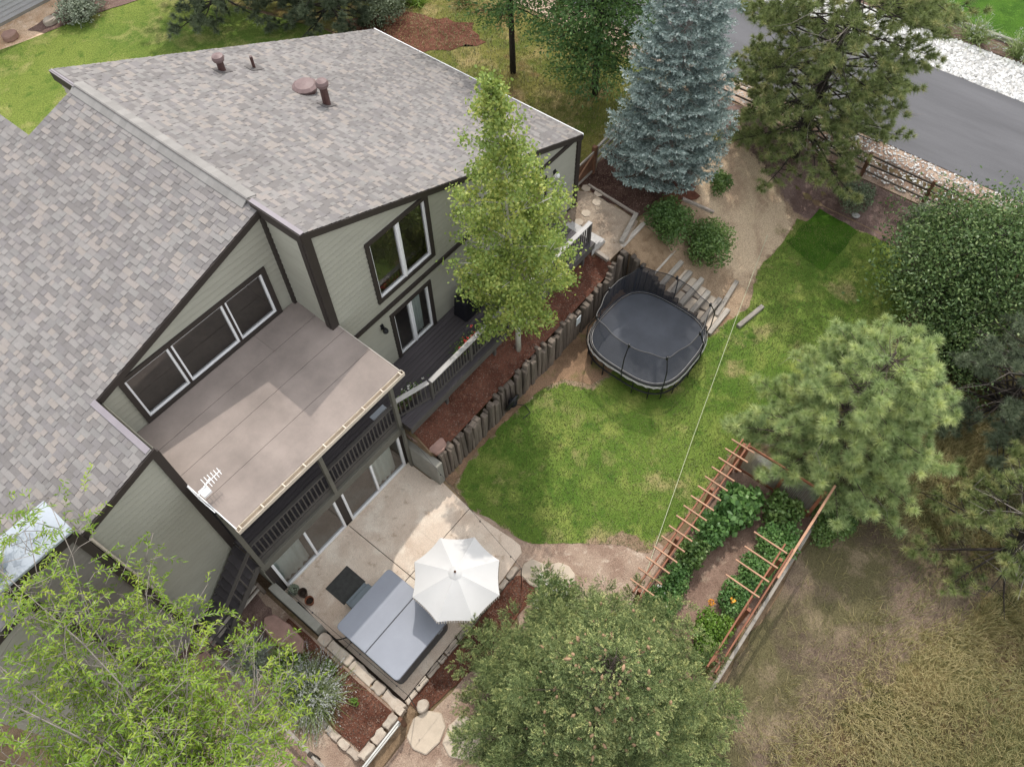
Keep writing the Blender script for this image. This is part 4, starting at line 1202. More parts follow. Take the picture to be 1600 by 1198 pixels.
for (c_, rx, ry, z1, mt, lb) in STN:
    tag(MB().prism(blob(c_[0], c_[1], rx, ry, 8, 0.12), min(hz(*c_), z1) - 0.1, z1, 0.03).build('flagstone' if 'flag' in lb else 'rock', MT[mt], bevel=0.03), lb, 'stone')

# ------------------------------------------------------------------ trampoline
TC = (14.08, -3.72)
def sup(a, r, e=0.62):
    c, s = math.cos(a), math.sin(a)
    return (TC[0] + r * math.copysign(abs(c) ** e, c), TC[1] + r * math.copysign(abs(s) ** e, s))
tr = empty('trampoline', (*TC, 0), label='black rounded-square trampoline with tall safety net on the lawn', cat='trampoline')
n = 72
m = MB()
RT, ZT = 1.80, 0.88
m.v.append((*TC, ZT - 0.05))
for k in range(n): m.v.append((*sup(2 * PI * k / n, RT - 0.06), ZT))
for k in range(n): m.f.append((0, 1 + k, 1 + (k + 1) % n))
m.build('mat', MT['tramp_mat'], tr)
m = MB().tube([(*sup(2 * PI * k / n, RT), ZT + 0.02) for k in range(n + 1)], 0.045, 8, cap=False); m.build('rim', MT['black'], tr, smooth=True)
m = MB().tube([(*sup(2 * PI * k / n, RT - 0.05), ZT + 0.045) for k in range(n + 1)], 0.012, 5, cap=False); m.build('edge_piping', MT['railcap'], tr, smooth=True)
m = MB().tube([(*sup(2 * PI * k / n, RT + 0.02), 0.38) for k in range(n + 1)], 0.03, 6, cap=False); m.build('lower_frame', MT['black'], tr, smooth=True)
m = MB()
for k in range(n):                                   # saw-tooth skirt of rod pockets
    a, b = 2 * PI * k / n, 2 * PI * (k + 0.7) / n
    m.v += [(*sup(a, RT + 0.05), ZT), (*sup(a, RT + 0.08), ZT - (0.11 if k % 2 else 0.05))]
    m.f.append((2 * k, (2 * k + 2) % (2 * n), (2 * k + 3) % (2 * n), 2 * k + 1))
m.build('skirt', MT['railcap'], tr)
rod = 0
for k in range(18):
    a = 2 * PI * (k + 0.5) / 18
    p, q = sup(a, RT + 0.02), sup(a, RT + 0.02)
    MB().tube([(*p, ZT - 0.05), (*sup(a, RT + 0.02), 0.02)], 0.022, 6).build('leg', MT['black'], tr)
ZN = 2.35
m = MB()
V, F = [], []
for k in range(n):
    a = 2 * PI * k / n
    for z, r in ((ZT + 0.03, RT - 0.06), (1.7, RT - 0.12), (ZN, RT - 0.14 + 0.05 * math.cos(8 * a))):
        V.append((*sup(a, r), z))
for k in range(n):
    a, b = 3 * k, 3 * ((k + 1) % n)
    for j in (0, 1): F.append((a + j, b + j, b + j + 1, a + j + 1))
m.v, m.f = V, F
m.build('safety_net', MT['net'], tr, smooth=True)
m = MB().tube([(*sup(2 * PI * k / n, RT - 0.14 + 0.05 * math.cos(8 * 2 * PI * k / n)), ZN) for k in range(n + 1)], 0.016, 5, cap=False); m.build('net_hem', MT['black'], tr)
for k in range(8):
    a = 2 * PI * (k + 0.0) / 8 + 0.02
    pts = [(*sup(a, RT + 0.03), 0.4), (*sup(a, RT + 0.16), 1.1), (*sup(a, RT + 0.14), 1.9), (*sup(a, RT - 0.08), ZN + 0.05)]
    pole = MB().tube(pts, 0.020, 6).build('net_pole', MT['black'], tr)
    p = sup(a, RT - 0.08)
    MB().lathe((p[0], p[1], ZN), [(0.045, -0.05), (0.045, 0.08), (0.02, 0.1)], 8).build('pole_cap', MT['black'], pole)

# ------------------------------------------------------------------ spa, step, mat, umbrella, pots
spa = empty('hot_tub', (1.1, -3.55, 0), label='hot tub under a folded grey vinyl cover on the patio', cat='hot tub')
def rrect(x0, x1, y0, y1, r, corners=(1, 1, 1, 1), n=5):
    out = []
    for (cx, cy, a0), on in zip(((x1 - r, y1 - r, 0), (x0 + r, y1 - r, 90), (x0 + r, y0 + r, 180), (x1 - r, y0 + r, 270)), corners):
        if on:
            for k in range(n + 1):
                a = math.radians(a0 + 90 * k / n); out.append((cx + r * math.cos(a), cy + r * math.sin(a)))
        else:
            out.append((x1 if a0 in (0, 270) else x0, y1 if a0 in (0, 90) else y0))
    return out
SX0, SX1, SY0, SY1 = 0.02, 2.22, -4.74, -2.34
MB().prism(rrect(SX0 + .05, SX1 - .05, SY0 + .05, SY1 - .05, 0.14), 0.02, 0.86).build('cabinet', MT['spa_body'], spa)
slat = MB().box(-0.045, 0.045, -0.008, 0.008, 0.06, 0.80).mesh('cabinet_slat', bevel=0.004); slat.materials.append(MT['spa_body'])
for k in range(18):
    x_ = SX0 + 0.28 + k * 0.1
    if x_ < SX1 - 0.22: link('cabinet_slat', slat, None, spa, (x_, SY0 + .042, 0))
for k in range(20):
    y_ = SY0 + 0.28 + k * 0.1
    if y_ < SY1 - 0.2: link('cabinet_slat', slat, None, spa, (SX0 + .042, y_, 0), PI / 2)
ym = -3.52
def halfcover(y0, y1, corners, tilt):
    m = MB()
    top = rrect(SX0, SX1, y0, y1, 0.13, corners)
    zc = lambda y: 0.955 + tilt * (y - ym)
    i = 0; nn_ = len(top)
    m.v += [(x, y, 0.845) for x, y in top] + [(x, y, zc(y) - 0.012) for x, y in top]
    cx, cy = (SX0 + SX1) / 2, (y0 + y1) / 2
    m.v += [(x + (cx - x) * 0.015, y + (cy - y) * 0.015, zc(y)) for x, y in top]
    m.f.append(tuple(range(nn_ - 1, -1, -1))); m.f.append(tuple(range(2 * nn_, 3 * nn_)))
    for k in range(nn_):
        k2 = (k + 1) % nn_
        m.f += [(k, k2, nn_ + k2, nn_ + k), (nn_ + k, nn_ + k2, 2 * nn_ + k2, 2 * nn_ + k)]
    return m.build('cover', MT['spa_cover'], spa)
cA = halfcover(ym + 0.012, SY1, (1, 1, 0, 0), -0.012)
cB = halfcover(SY0, ym - 0.012, (0, 0, 1, 1), 0.012)
box('hinge_strip', MT['black'], spa, SX0 + 0.01, SX1 - 0.01, ym - 0.011, ym + 0.011, 0.86, 0.945)
for (x_, y_) in ((SX0 - 0.006, -2.9), (SX0 - 0.006, -4.2)):
    box('strap', MT['black'], spa, x_ - 0.006, x_, y_ - 0.02, y_ + 0.02, 0.55, 0.9)
box('badge', MT['metal_cap'], spa, 1.72, 1.9, SY0 + 0.0, SY0 + 0.04, 0.72, 0.77)
MB().tube([(SX0 + .08, -2.75, 0.62), (-0.12, -2.55, 0.5), (-0.2, -2.3, 0.1), (-0.16, -1.6, 0.04), (-0.1, -0.6, 0.04)], 0.02, 6).build('power_hose', MT['black'], spa)
st = box('spa_step', MT['step'], None, 0.74, 1.58, -2.32, -1.98, 0.02, 0.40, 0.02)
tag(st, 'blue-grey plastic step against the hot tub', 'step')
box('lower_tread', MT['step'], st, 0.76, 1.56, -1.978, -1.80, 0.02, 0.20, 0.02)
tag(box('door_mat', MT['mat'], None, 0.70, 1.62, -1.76, -0.95, 0.013, 0.028), 'dark charcoal square mat on the patio before the step', 'mat')

um = empty('patio_umbrella', (3.0, -4.42, 0), label='white octagonal patio umbrella with tasselled edge beside the hot tub', cat='umbrella')
UC = (3.0, -4.42)
UR, UZ0, UZ1 = 1.30, 2.02, 2.52
A0 = math.radians(39.5 + 22.5)
pt = lambda k, r: (UC[0] + r * math.cos(A0 + k * PI / 4), UC[1] + r * math.sin(A0 + k * PI / 4))
for k in range(8):
    m = MB()
    N_, Mx_ = 8, 6
    V, F = [], []
    for i in range(N_ + 1):
        t = i / N_
        for j in range(Mx_ + 1):
            s_ = j / Mx_
            a, b = pt(k, UR), pt(k + 1, UR)
            x = UC[0] + (a[0] + (b[0] - a[0]) * s_ - UC[0]) * t
            y = UC[1] + (a[1] + (b[1] - a[1]) * s_ - UC[1]) * t
            bow = 4 * s_ * (1 - s_)
            z = UZ1 - (UZ1 - UZ0) * (t ** 1.12) - 0.05 * bow * t
            x += (UC[0] - x) * 0.035 * bow * t; y += (UC[1] - y) * 0.035 * bow * t
            V.append((x, y, z))
    for i in range(N_):
        for j in range(Mx_):
            q = i * (Mx_ + 1) + j
            F.append((q, q + Mx_ + 1, q + Mx_ + 2, q + 1))
    m.v, m.f = V, F
    m.build('canopy_panel', MT['canopy'], um, smooth=True)
    m = MB()
    for j in range(14):
        s_ = (j + 0.5) / 14
        a, b = pt(k, UR), pt(k + 1, UR)
        bow = 4 * s_ * (1 - s_)
        x = UC[0] + (a[0] + (b[0] - a[0]) * s_ - UC[0]) * (1 - 0.035 * bow); y = UC[1] + (a[1] + (b[1] - a[1]) * s_ - UC[1]) * (1 - 0.035 * bow)
        z = UZ0 - 0.05 * bow
        m.lathe((x, y, z - 0.12), [(0.024, -0.03), (0.018, 0.05), (0.006, 0.12)], 5)
    m.build('tassel_fringe', MT['tassel'], um)
    p = pt(k, UR - 0.02)
    MB().tube([(UC[0], UC[1], UZ1 - 0.05), (p[0], p[1], UZ0 - 0.02)], 0.01, 4).build('rib', MT['railcap'], um)
V = []
m = MB().lathe((UC[0], UC[1], UZ1 - 0.07), [(0.20, 0.0), (0.12, 0.075), (0.03, 0.11)], 16, cap=False); m.build('top_vent', MT['canopy'], um, smooth=True)
MB().lathe((UC[0], UC[1], 0), [(0.022, 0.05), (0.022, UZ1 + 0.02)], 10).build('pole', MT['brownwood'], um)
MB().lathe((UC[0], UC[1], UZ1 + 0.02), [(0.03, 0.0), (0.035, 0.05), (0.02, 0.10), (0.008, 0.13)], 10).build('finial', MT['brownwood'], um)
MB().lathe((UC[0], UC[1], 0.012), [(0.26, 0.0), (0.26, 0.06), (0.05, 0.09), (0.04, 0.3)], 18).build('base', MT['black'], um)

def pot(x, y, r, h, mat, label, plant=None, z=0.012):
    root = empty('flower_pot', (x, y, z), label=label, cat='pot')
    MB().lathe((x, y, z), [(r * 0.7, 0.0), (r, h), (r * 1.08, h), (r * 1.08, h * 0.86)], 18, cap=False).build('pot_wall', MT[mat], root, smooth=False)
    MB().lathe((x, y, z), [(r * 0.95, h * 0.55), (0.01, h * 0.8)], 14, cap=True).build('soil', MT['soil'], root)
    return root
pot(0.13, -0.92, 0.13, 0.26, 'terracotta', 'terracotta pot by the concrete wing wall, nearest the hot tub')
pot(0.17, -0.60, 0.13, 0.30, 'brownpot', 'dark brown pot next to the terracotta pot')
POT_G = pot(0.06, -0.30, 0.12, 0.24, 'whitepot', 'small pot with grey-green succulent beside the patio door')

# covered grills on the deck
gr = empty('covered_grill', (10.0, 1.0, ZD), label='barbecue grill under a black cover on the deck by the house wall', cat='grill')
m = MB().box(9.55, 10.45, 0.72, 1.30, ZD + 0.02, ZD + 0.85)
m.v[4:8] = [(9.62, 0.78, ZD + .88), (10.38, 0.78, ZD + .88), (10.38, 1.26, ZD + .88), (9.62, 1.26, ZD + .88)]
m.build('cover_skirt', MT['blackfab'], gr, bevel=0.05)
m = MB().prism(rrect(9.66, 10.34, 0.80, 1.26, 0.1), ZD + 0.86, ZD + 1.16)
for i in range(len(m.v) // 2, len(m.v)):
    x_, y_, z_ = m.v[i]; m.v[i] = (10.0 + (x_ - 10.0) * 0.8, 1.06 + (y_ - 1.06) * 0.6, z_)
m.build('cover_hood', MT['blackfab'], gr, bevel=0.03)
tag(MB().lathe((10.85, 0.95, ZD), [(0.26, 0.0), (0.30, 0.5), (0.22, 0.68), (0.05, 0.72)], 14).build('covered_stool', MT['blackfab'], bevel=0), 'small round black-covered fire bowl next to the grill', 'fire bowl')
# hose reel against the timber wall, plaque
hr = empty('hose_reel', (9.1, -1.62, 0.0), label='black oval hose reel leaning on the timber wall', cat='hose reel')
m = MB()
for rr in (0.34, 0.27, 0.20):
    m.tube([(9.1 + rr * math.cos(a) * 0.8, -1.55 - 0.12 * math.sin(a), 0.62 + rr * 1.35 * math.sin(a)) for a in [2 * PI * k / 24 for k in range(25)]], 0.05, 6, cap=False)
m.build('coil', MT['black'], hr, smooth=True)
MB().lathe((9.1, -1.56, 0.5), [(0.12, 0.0), (0.16, 0.1), (0.16, 0.2), (0.1, 0.3)], 12).build('hub', MT['blackfab'], hr)
MB().tube([(9.3, -1.6, 0.3), (9.55, -1.75, 0.06), (9.45, -2.05, 0.03), (9.1, -2.0, 0.03)], 0.015, 6).build('hose', MT['black'], hr)
tag(box('plaque', MT['plaque'], None, 12.86, 13.12, -1.475, -1.455, 0.92, 1.32, 0.004), 'small pale plaque fixed to the timber wall near the trampoline', 'sign')
tag(MB().lathe((25.0, -6.8, hz(25.0, -6.8)), [(0.16, 0.0), (0.17, 0.03), (0.10, 0.05), (0.03, 0.07)], 16).build('sprinkler_lid', MT['railcap']), 'round pale lid in the mulch beyond the dark sod', 'lid')

# rope over the lawn
tag(MB().tube([(21.0, -4.7, 0.9), (17, -5.7, 0.5), (12, -7.0, 0.24), (7.05, -8.35, 0.10)], 0.009, 5).build('rope', MT['rope']), 'thin pale rope stretched across the lawn', 'rope')

# ------------------------------------------------------------------ fences
def rail_fence(label, pts, zs, mat='tie_x', post='brownwood', hp=1.15, pr=0.07, name='rail_fence', rr=0.045, wire=False, group=None):
    root = empty(name, (*pts[0], hz(*pts[0])), label=label, cat='fence', group=group)
    for p in pts:
        z = hz(*p)
        MB().box(p[0] - pr, p[0] + pr, p[1] - pr, p[1] + pr, z - 0.2, z + hp).build('post', MT[post], root, bevel=0.01)
    for a, b in zip(pts[:-1], pts[1:]):
        for z in zs:
            d = random.uniform(-.03, .03)
            MB().beam((a[0], a[1], hz(*a) + z + d), (b[0], b[1], hz(*b) + z - d), rr * 2, rr * 2.4).build('rail', MT[mat], root, bevel=0.01)
    return root
rail_fence('three-rail brown fence along the roadside verge', [(26.35, 1.7 - 2.6 * k) for k in range(6)], (0.25, 0.62, 1.0), 'timber_dark', 'brownwood', 1.15, rr=0.03)
rail_fence('three-rail brown fence behind the blue spruce', [(26.4, 9.5), (26.4, 7.0), (26.4, 4.6)], (0.25, 0.62, 1.0), 'timber_dark', 'brownwood', 1.15, rr=0.03)
rail_fence('grey split-rail fence between brown gate and blue spruce', [(18.7, 2.0), (20.5, 2.1), (22.6, 2.2)], (0.35, 0.72, 1.08), 'tie_x', 'timber', 1.2)
gt = empty('wooden_gate', (17.8, 1.95, UP), label='brown wooden gate with pale diagonal brace beside the house corner', cat='gate')
box('post', MT['brownwood'], gt, 18.5, 18.66, 1.9, 2.06, UP - 0.2, UP + 1.3, 0.01)
for k in range(11):
    x_ = 16.95 + k * 0.14
    box('plank', MT['brownwood'], gt, x_, x_ + 0.13, 1.97, 1.995, UP + 0.06, UP + 1.12)
for z in (0.12, 1.05):
    box('rail', MT['tie_x'], gt, 16.95, 18.48, 1.925, 1.965, UP + z, UP + z + 0.09)
MB().beam((17.0, 1.94, UP + 0.2), (18.45, 1.94, UP + 1.05), 0.03, 0.09).build('brace', MT['cedar_pale'], gt)
# wire-and-rail fences by the lower left corner
rail_fence('grey two-rail fence from wing wall towards the stairs', [(-0.55, 0.25), (-2.55, 0.05)], (0.45, 0.75), 'tie_x', 'timber', 0.85, 0.05, rr=0.035)
rail_fence('grey rail fence running down beside the planter bed', [(-2.62, -0.3), (-2.66, -2.3), (-2.7, -4.3), (-2.75, -6.3)], (0.5, 0.85), 'tie_x', 'timber_dark', 0.95, 0.06, rr=0.035)
rail_fence('steel double-rail fence from the kerb corner to the bottom edge', [(-0.62, -5.45), (-2.4, -5.5), (-4.2, -5.5)], (0.62, 0.86), 'wire', 'brownwood', 0.95, 0.055, rr=0.03)
def hook(x, y, label, hgt=1.75, lean=(0.0, 0.0)):
    z = hz(x, y)
    tag(MB().tube([(x, y, z - 0.1), (x + lean[0] * 0.5, y + lean[1] * 0.5, z + hgt * 0.6), (x + lean[0], y + lean[1], z + hgt)], 0.014, 6).build('light_pole', MT['black']), label, 'pole', 'thin black light poles')
    return (x + lean[0], y + lean[1], z + hgt)
h1 = hook(4.43, -5.6, 'thin black pole in the mulch right of the umbrella')
h2 = hook(-0.1, -5.42, 'thin black pole at the kerb corner below the hot tub')
def string_lights(label, pts, sag, nb):
    root = empty('string_lights', pts[0], label=label, cat='string lights')
    allp = []
    for a, b in zip(pts[:-1], pts[1:]):
        for k in range(13):
            t = k / 12
            allp.append(tuple(a[i] + (b[i] - a[i]) * t - (sag * 4 * t * (1 - t) if i == 2 else 0) for i in range(3)))
    MB().tube(allp, 0.006, 4).build('cable', MT['black'], root)
    for k in range(nb):
        p = allp[int((k + 0.5) * len(allp) / nb)]
        MB().lathe((p[0], p[1], p[2] - 0.09), [(0.012, 0.0), (0.026, 0.03), (0.014, 0.08), (0.012, 0.10)], 7).build('bulb', MT['black'], root)
string_lights('string of small black bulbs hung from deck post round the patio', [(5.43, -0.2, 2.6), h1, h2, (-0.2, -0.2, 2.4)], 0.16, 12)

# ------------------------------------------------------------------ trellis garden
def trellis(name, label, y, xs, ncross, cl, ctr, posts, zt_=2.0):
    root = empty(name, (xs[0], y, 0), label=label, cat='trellis')
    for dy in (-0.12, 0.12):
        box('beam', MT['cedar'], root, xs[0], xs[1], y + dy - 0.022, y + dy + 0.022, zt_ - 0.16, zt_, 0.004)
    for k in range(ncross):
        x_ = xs[0] + 0.25 + k * (xs[1] - xs[0] - 0.5) / max(1, ncross - 1)
        box('slat', MT['cedar_pale'], root, x_ - 0.02, x_ + 0.02, y + ctr - cl / 2, y + ctr + cl / 2, zt_ + 0.002, zt_ + 0.045)
    for x_ in posts:
        box('post', MT['cedar'], root, x_ - 0.05, x_ + 0.05, y - 0.05, y + 0.05, -0.1, zt_ - 0.01)
    box('bottom_rail', MT['cedar'], root, xs[0], xs[1], y - 0.02, y + 0.02, 0.16, 0.25)
    return root
trellis('trellis', 'long red cedar trellis with cross slats between lawn and vegetable bed', -8.62, (5.75, 11.85), 15, 0.78, 0.0, (5.9, 7.85, 9.8, 11.7))
trellis('trellis', 'red cedar trellis on the far side of the vegetable bed', -11.25, (5.3, 9.6), 0, 1.0, 0.45, (5.6, 7.3, 9.1))
for ob in list(bpy.data.objects):
    if ob.get('label', '').startswith('red cedar trellis on the far side'):
        for x_ in (7.75, 8.3, 8.8, 9.35):
            box('slat', MT['cedar_pale'], ob, x_ - 0.02, x_ + 0.02, -11.30, -10.25, 2.002, 2.045)
tag(box('handrail_board', MT['cedar_pale'], None, 8.6, 12.2, -11.47, -11.40, 1.86, 1.93, 0.004), 'long pale cedar board topping the garden boundary', 'board')
wp = empty('wire_panel', (11.9, -9.9, 0), label='cedar framed wire mesh panel closing the end of the vegetable bed', cat='panel')
for y_ in (-8.75, -10.1, -11.3):
    box('post', MT['cedar'], wp, 11.85, 11.95, y_ - 0.05, y_ + 0.05, -0.1, 1.75)
for z in (0.2, 1.68):
    box('rail', MT['cedar'], wp, 11.88, 11.92, -11.25, -8.8, z, z + 0.09)
m = MB()
for k in range(18): m.tube([(11.90, -11.25, 0.34 + k * 0.075), (11.90, -8.8, 0.34 + k * 0.075)], 0.006, 4, cap=False)
m.build('wire_mesh', MT['wire'], wp)
m = MB()
for k in range(24): m.tube([(11.905, -11.25 + k * 0.105, 0.3), (11.905, -11.25 + k * 0.105, 1.68)], 0.003, 3, cap=False)
m.build('wire_mesh', MT['wire'], wp)
tag(MB().beam((4.0, -11.62, 0.18), (12.3, -11.6, 0.18), 0.10, 0.28).build('edging_plank', MT['tie_x'], bevel=0.01), 'weathered grey plank edging the garden towards the wild grass', 'plank')
tag(MB().box(5.2, 5.9, -10.0, -9.55, 0.35, 0.42).box(5.25, 5.32, -9.95, -9.6, 0, 0.35).box(5.78, 5.85, -9.95, -9.6, 0, 0.35).build('garden_bench', MT['cedar']), 'small red cedar bench half under the spruce', 'bench')

# ------------------------------------------------------------------ upper left corner neighbour
nb = empty('neighbour_house', (8, 31, UP), label='pale grey neighbouring house wall at the top left corner', cat='house')
lap_wall('wall', nb, (-6, 29.35), (1, 0), (0, -1), [(0, UP - 0.1), (22, UP - 0.1), (22, 6.0), (0, 6.0)], mat=MT['stucco'], exp=0.2)
box('foundation', MT['concrete'], nb, -6, 16, 29.31, 29.36, UP - 0.2, UP + 0.12)
slab_ = MB(); slab_.v += [(-6.5, 28.9, 6.0), (16.5, 28.9, 6.0), (16.5, 34, 8), (-6.5, 34, 8)]; slab_.f.append((0, 1, 2, 3)); slab_.build('roof', MT['underlay'], nb)
sheet('neighbour_path', [(-6, 29.3), (16, 29.3), (16, 26.5), (10.4, 26.8), (8, 27.2), (-6, 27.2)], MT['sandpath'], -0.008, 0.0, 0.4, 2.0)
sheet('neighbour_bed', [(10.65, 27.25), (10.35, 28.0), (12.3, 28.35), (18, 28.3), (18, 24.9), (14.6, 26.1), (12.1, 26.85)], MT['mauvemulch'], 0.024, 0.06, 0.4, 2.0)
tag(MB().prism(blob(9.5, 28.0, 0.4, 0.3), UP, UP + 0.3, 0.06).build('rock', MT['redstone'], bevel=0.05), 'pink boulder on the sandy path at the top left', 'stone')
tag(MB().prism(blob(11.3, 27.6, 0.35, 0.3), UP, UP + 0.25, 0.06).build('rock', MT['kerbstone'], bevel=0.05), 'small buff rock in the bed left of the silver shrub', 'stone')
tag(box('kerb', MT['concrete'], None, 37.76, 37.94, -50, 40, 1.3, 1.62, 0.02), 'straight pale kerb before the neighbour lawn across the road', 'kerb')
# ------------------------------------------------------------------ vegetation generators (numpy)
def unit(v):
    return v / np.maximum(np.linalg.norm(v, axis=-1, keepdims=True), 1e-9)
def rdir(n, rg, zb=0.0):
    v = rg.normal(size=(n, 3)); v[:, 2] += zb
    return unit(v)
def leaves(P, L, W, rg, up=0.6, axis=None, cup=0.0):
    """rhombic leaf quads at P"""
    n = len(P)
    nn = rdir(n, rg, up)
    ax = rdir(n, rg) if axis is None else axis + 0.35 * rg.normal(size=(n, 3))
    ax = unit(ax - nn * (ax * nn).sum(1, keepdims=True))
    b = np.cross(nn, ax)
    L = np.broadcast_to(np.asarray(L, float), (n,))[:, None]; W = np.broadcast_to(np.asarray(W, float), (n,))[:, None]
    V = np.stack([P - ax * L / 2, P + b * W / 2 + nn * cup * W, P + ax * L / 2, P - b * W / 2 + nn * cup * W], 1).reshape(-1, 3)
    F = np.arange(4 * n).reshape(n, 4)
    return V, F
def shoots(P, D, L, W, rg):
    """evergreen shoots: two crossed rhombs along D"""
    n = len(P)
    D = unit(D)
    s = unit(np.cross(D, rdir(n, rg)))
    t = np.cross(D, s)
    L = np.broadcast_to(np.asarray(L, float), (n,))[:, None]; W = np.broadcast_to(np.asarray(W, float), (n,))[:, None]
    M_ = P + D * L * 0.55
    M_ = P + D * L * 0.35
    A = [np.stack([P, M_ + q * W / 2, P + D * L, M_ - q * W / 2], 1) for q in (s, t)]
    V = np.concatenate(A, 0).reshape(-1, 3)
    return V, np.arange(8 * n).reshape(2 * n, 4)
def brushes(P, D, L, W, rg, nb=9):
    """evergreen shoots as bottle brushes: nb fine needles set round each axis D"""
    n = len(P)
    D = unit(D)
    s = unit(np.cross(D, rdir(n, rg))); t = np.cross(D, s)
    L = np.broadcast_to(np.asarray(L, float), (n,))[:, None]; W = np.broadcast_to(np.asarray(W, float), (n,))[:, None]
    out = []
    for j in range(nb):
        a = j * 2.39996 + rg.uniform(0, 0.6, n)[:, None]
        rad = s * np.cos(a) + t * np.sin(a)
        side = -s * np.sin(a) + t * np.cos(a)
        b = P + D * L * (0.08 + 0.80 * j / nb)
        tip = b + (D * 0.75 + rad) * W * (0.62 if j < nb - 1 else 0.3) * rg.uniform(0.8, 1.2, n)[:, None]
        wd = W * 0.24
        out.append(np.stack([b - side * wd, b + side * wd, tip], 1))
    V = np.stack(out, 1).reshape(-1, 3)
    return V, np.arange(3 * n * nb).reshape(n * nb, 3)
def needles(P, D, L, W, rg):
    """thin needle triangles from P along D"""
    n = len(P)
    s = unit(np.cross(D, rdir(n, rg)))
    L = np.broadcast_to(np.asarray(L, float), (n,))[:, None]; W = np.broadcast_to(np.asarray(W, float), (n,))[:, None]
    V = np.stack([P - s * W / 2, P + s * W / 2, P + D * L + np.array([0, 0, -1]) * L * 0.12], 1).reshape(-1, 3)
    return V, np.arange(3 * n).reshape(n, 3)
def tufts(C, A, n, L, W, rg, spread=1.15, back=0.35):
    """pine tufts: n needles round each centre C, leaning along A"""
    k = len(C)
    P = np.repeat(C, n, 0); Ax = np.repeat(unit(A), n, 0)
    d = unit(rdir(k * n, rg) * spread + Ax * 0.85)
    P = P - Ax * (rg.random((k * n, 1)) * back * np.mean(L))
    return needles(P, d, L * rg.uniform(0.7, 1.15, k * n), W, rg)

class Plant:
    """a tree or shrub: root Empty, a wood mesh and leaf meshes"""
    def __init__(s, name, label, cat, base, group=None, seed=1):
        s.root = empty(name, base, label=label, cat=cat, group=group)
        s.b = np.array(base, float)
        s.rg = np.random.default_rng(seed)
        s.wood = MB()
    def limb(s, pts, r0, r1, n=6):
        k = len(pts)
        s.wood.tube([tuple(p) for p in pts], [r0 + (r1 - r0) * i / (k - 1) for i in range(k)], n)
    def done_wood(s, mat, name='trunk'):
        if s.wood.f:
            s.wood.build(name, MT[mat], s.root, smooth=True)
        s.wood = MB()
    def foliage(s, V, F, tone, mat, name='crown'):
        per = F.shape[1]
        tn = np.repeat(tone, len(V) // len(tone))
        return link(name, npmesh(name, V, F, tn), LM[mat], s.root)

def tree(name, label, base, h, profile, z0, nb, leafn, L, W, mat, bark, seed, lean=(0, 0), trunk_r=0.12, rise=0.35, up=0.6, clus=0.28, tone_b=0.0, group=None, axis_out=False, cat='tree'):
    """broadleaf tree: profile(t) = crown radius at fraction t of the crown's height"""
    p = Plant(name, label, cat, base, group, seed)
    rg, b = p.rg, p.b
    tp = [b + np.array([lean[0] * t * t + 0.06 * math.sin(5 * t + seed), lean[1] * t * t + 0.06 * math.cos(4 * t + seed), h * t]) for t in np.linspace(0, 0.97, 9)]
    p.limb(tp, trunk_r, 0.02, 7)
    trunk = lambda t: b + np.array([lean[0] * t * t + 0.06 * math.sin(5 * t + seed), lean[1] * t * t + 0.06 * math.cos(4 * t + seed), h * t])
    cen, axs = [], []
    for k in range(nb):
        f = (k + 0.5) / nb
        t = z0 + (0.98 - z0) * f
        az = k * 2.39996 + rg.uniform(-.4, .4)
        Lb = profile(f) * rg.uniform(0.75, 1.12)
        d = np.array([math.cos(az), math.sin(az), 0])
        s0 = trunk(max(0.02, t - 0.10 * rise * Lb / 1.0 * 0.4))
        pts = [s0 + d * Lb * u + np.array([0, 0, rise * Lb * (u ** 0.8)]) + rg.normal(size=3) * 0.04 * u for u in np.linspace(0, 1, 5)]
        p.limb(pts, trunk_r * 0.30 * (1 - 0.6 * f) + 0.008, 0.006, 4)
        ns = max(3, int(Lb * 7))
        for j in range(ns):
            u = rg.uniform(0.25, 1.05)
            q = s0 + d * Lb * u + np.array([0, 0, rise * Lb * (min(u, 1) ** 0.8)])
            off = rg.normal(size=3) * np.array([1, 1, 0.7]) * 0.22 * Lb * (1.05 - 0.5 * u)
            cen.append(q + off); axs.append(unit(d + off * 0.8 + np.array([0, 0, 0.1])))
            if j % 3 == 0:
                p.limb([q, q + off * 0.6, q + off], 0.008, 0.003, 3)
    cen, axs = np.array(cen), np.array(axs)
    k = max(1, leafn // len(cen))
    C = np.repeat(cen, k, 0)
    P = C + rg.normal(size=C.shape) * clus * np.array([1, 1, 0.8])
    ct = np.repeat(rg.random(len(cen)), k)
    tone = np.clip(0.30 * rg.random(len(P)) + 0.45 * ct + 0.12 * rg.normal(size=len(P)) + 0.12 + tone_b, 0, 1)
    V, F = leaves(P, L * rg.uniform(0.7, 1.25, len(P)), W * rg.uniform(0.7, 1.25, len(P)), rg, up, np.repeat(axs, k, 0) if axis_out else None)
    p.done_wood(bark)
    p.foliage(V, F, tone, mat)
    return p

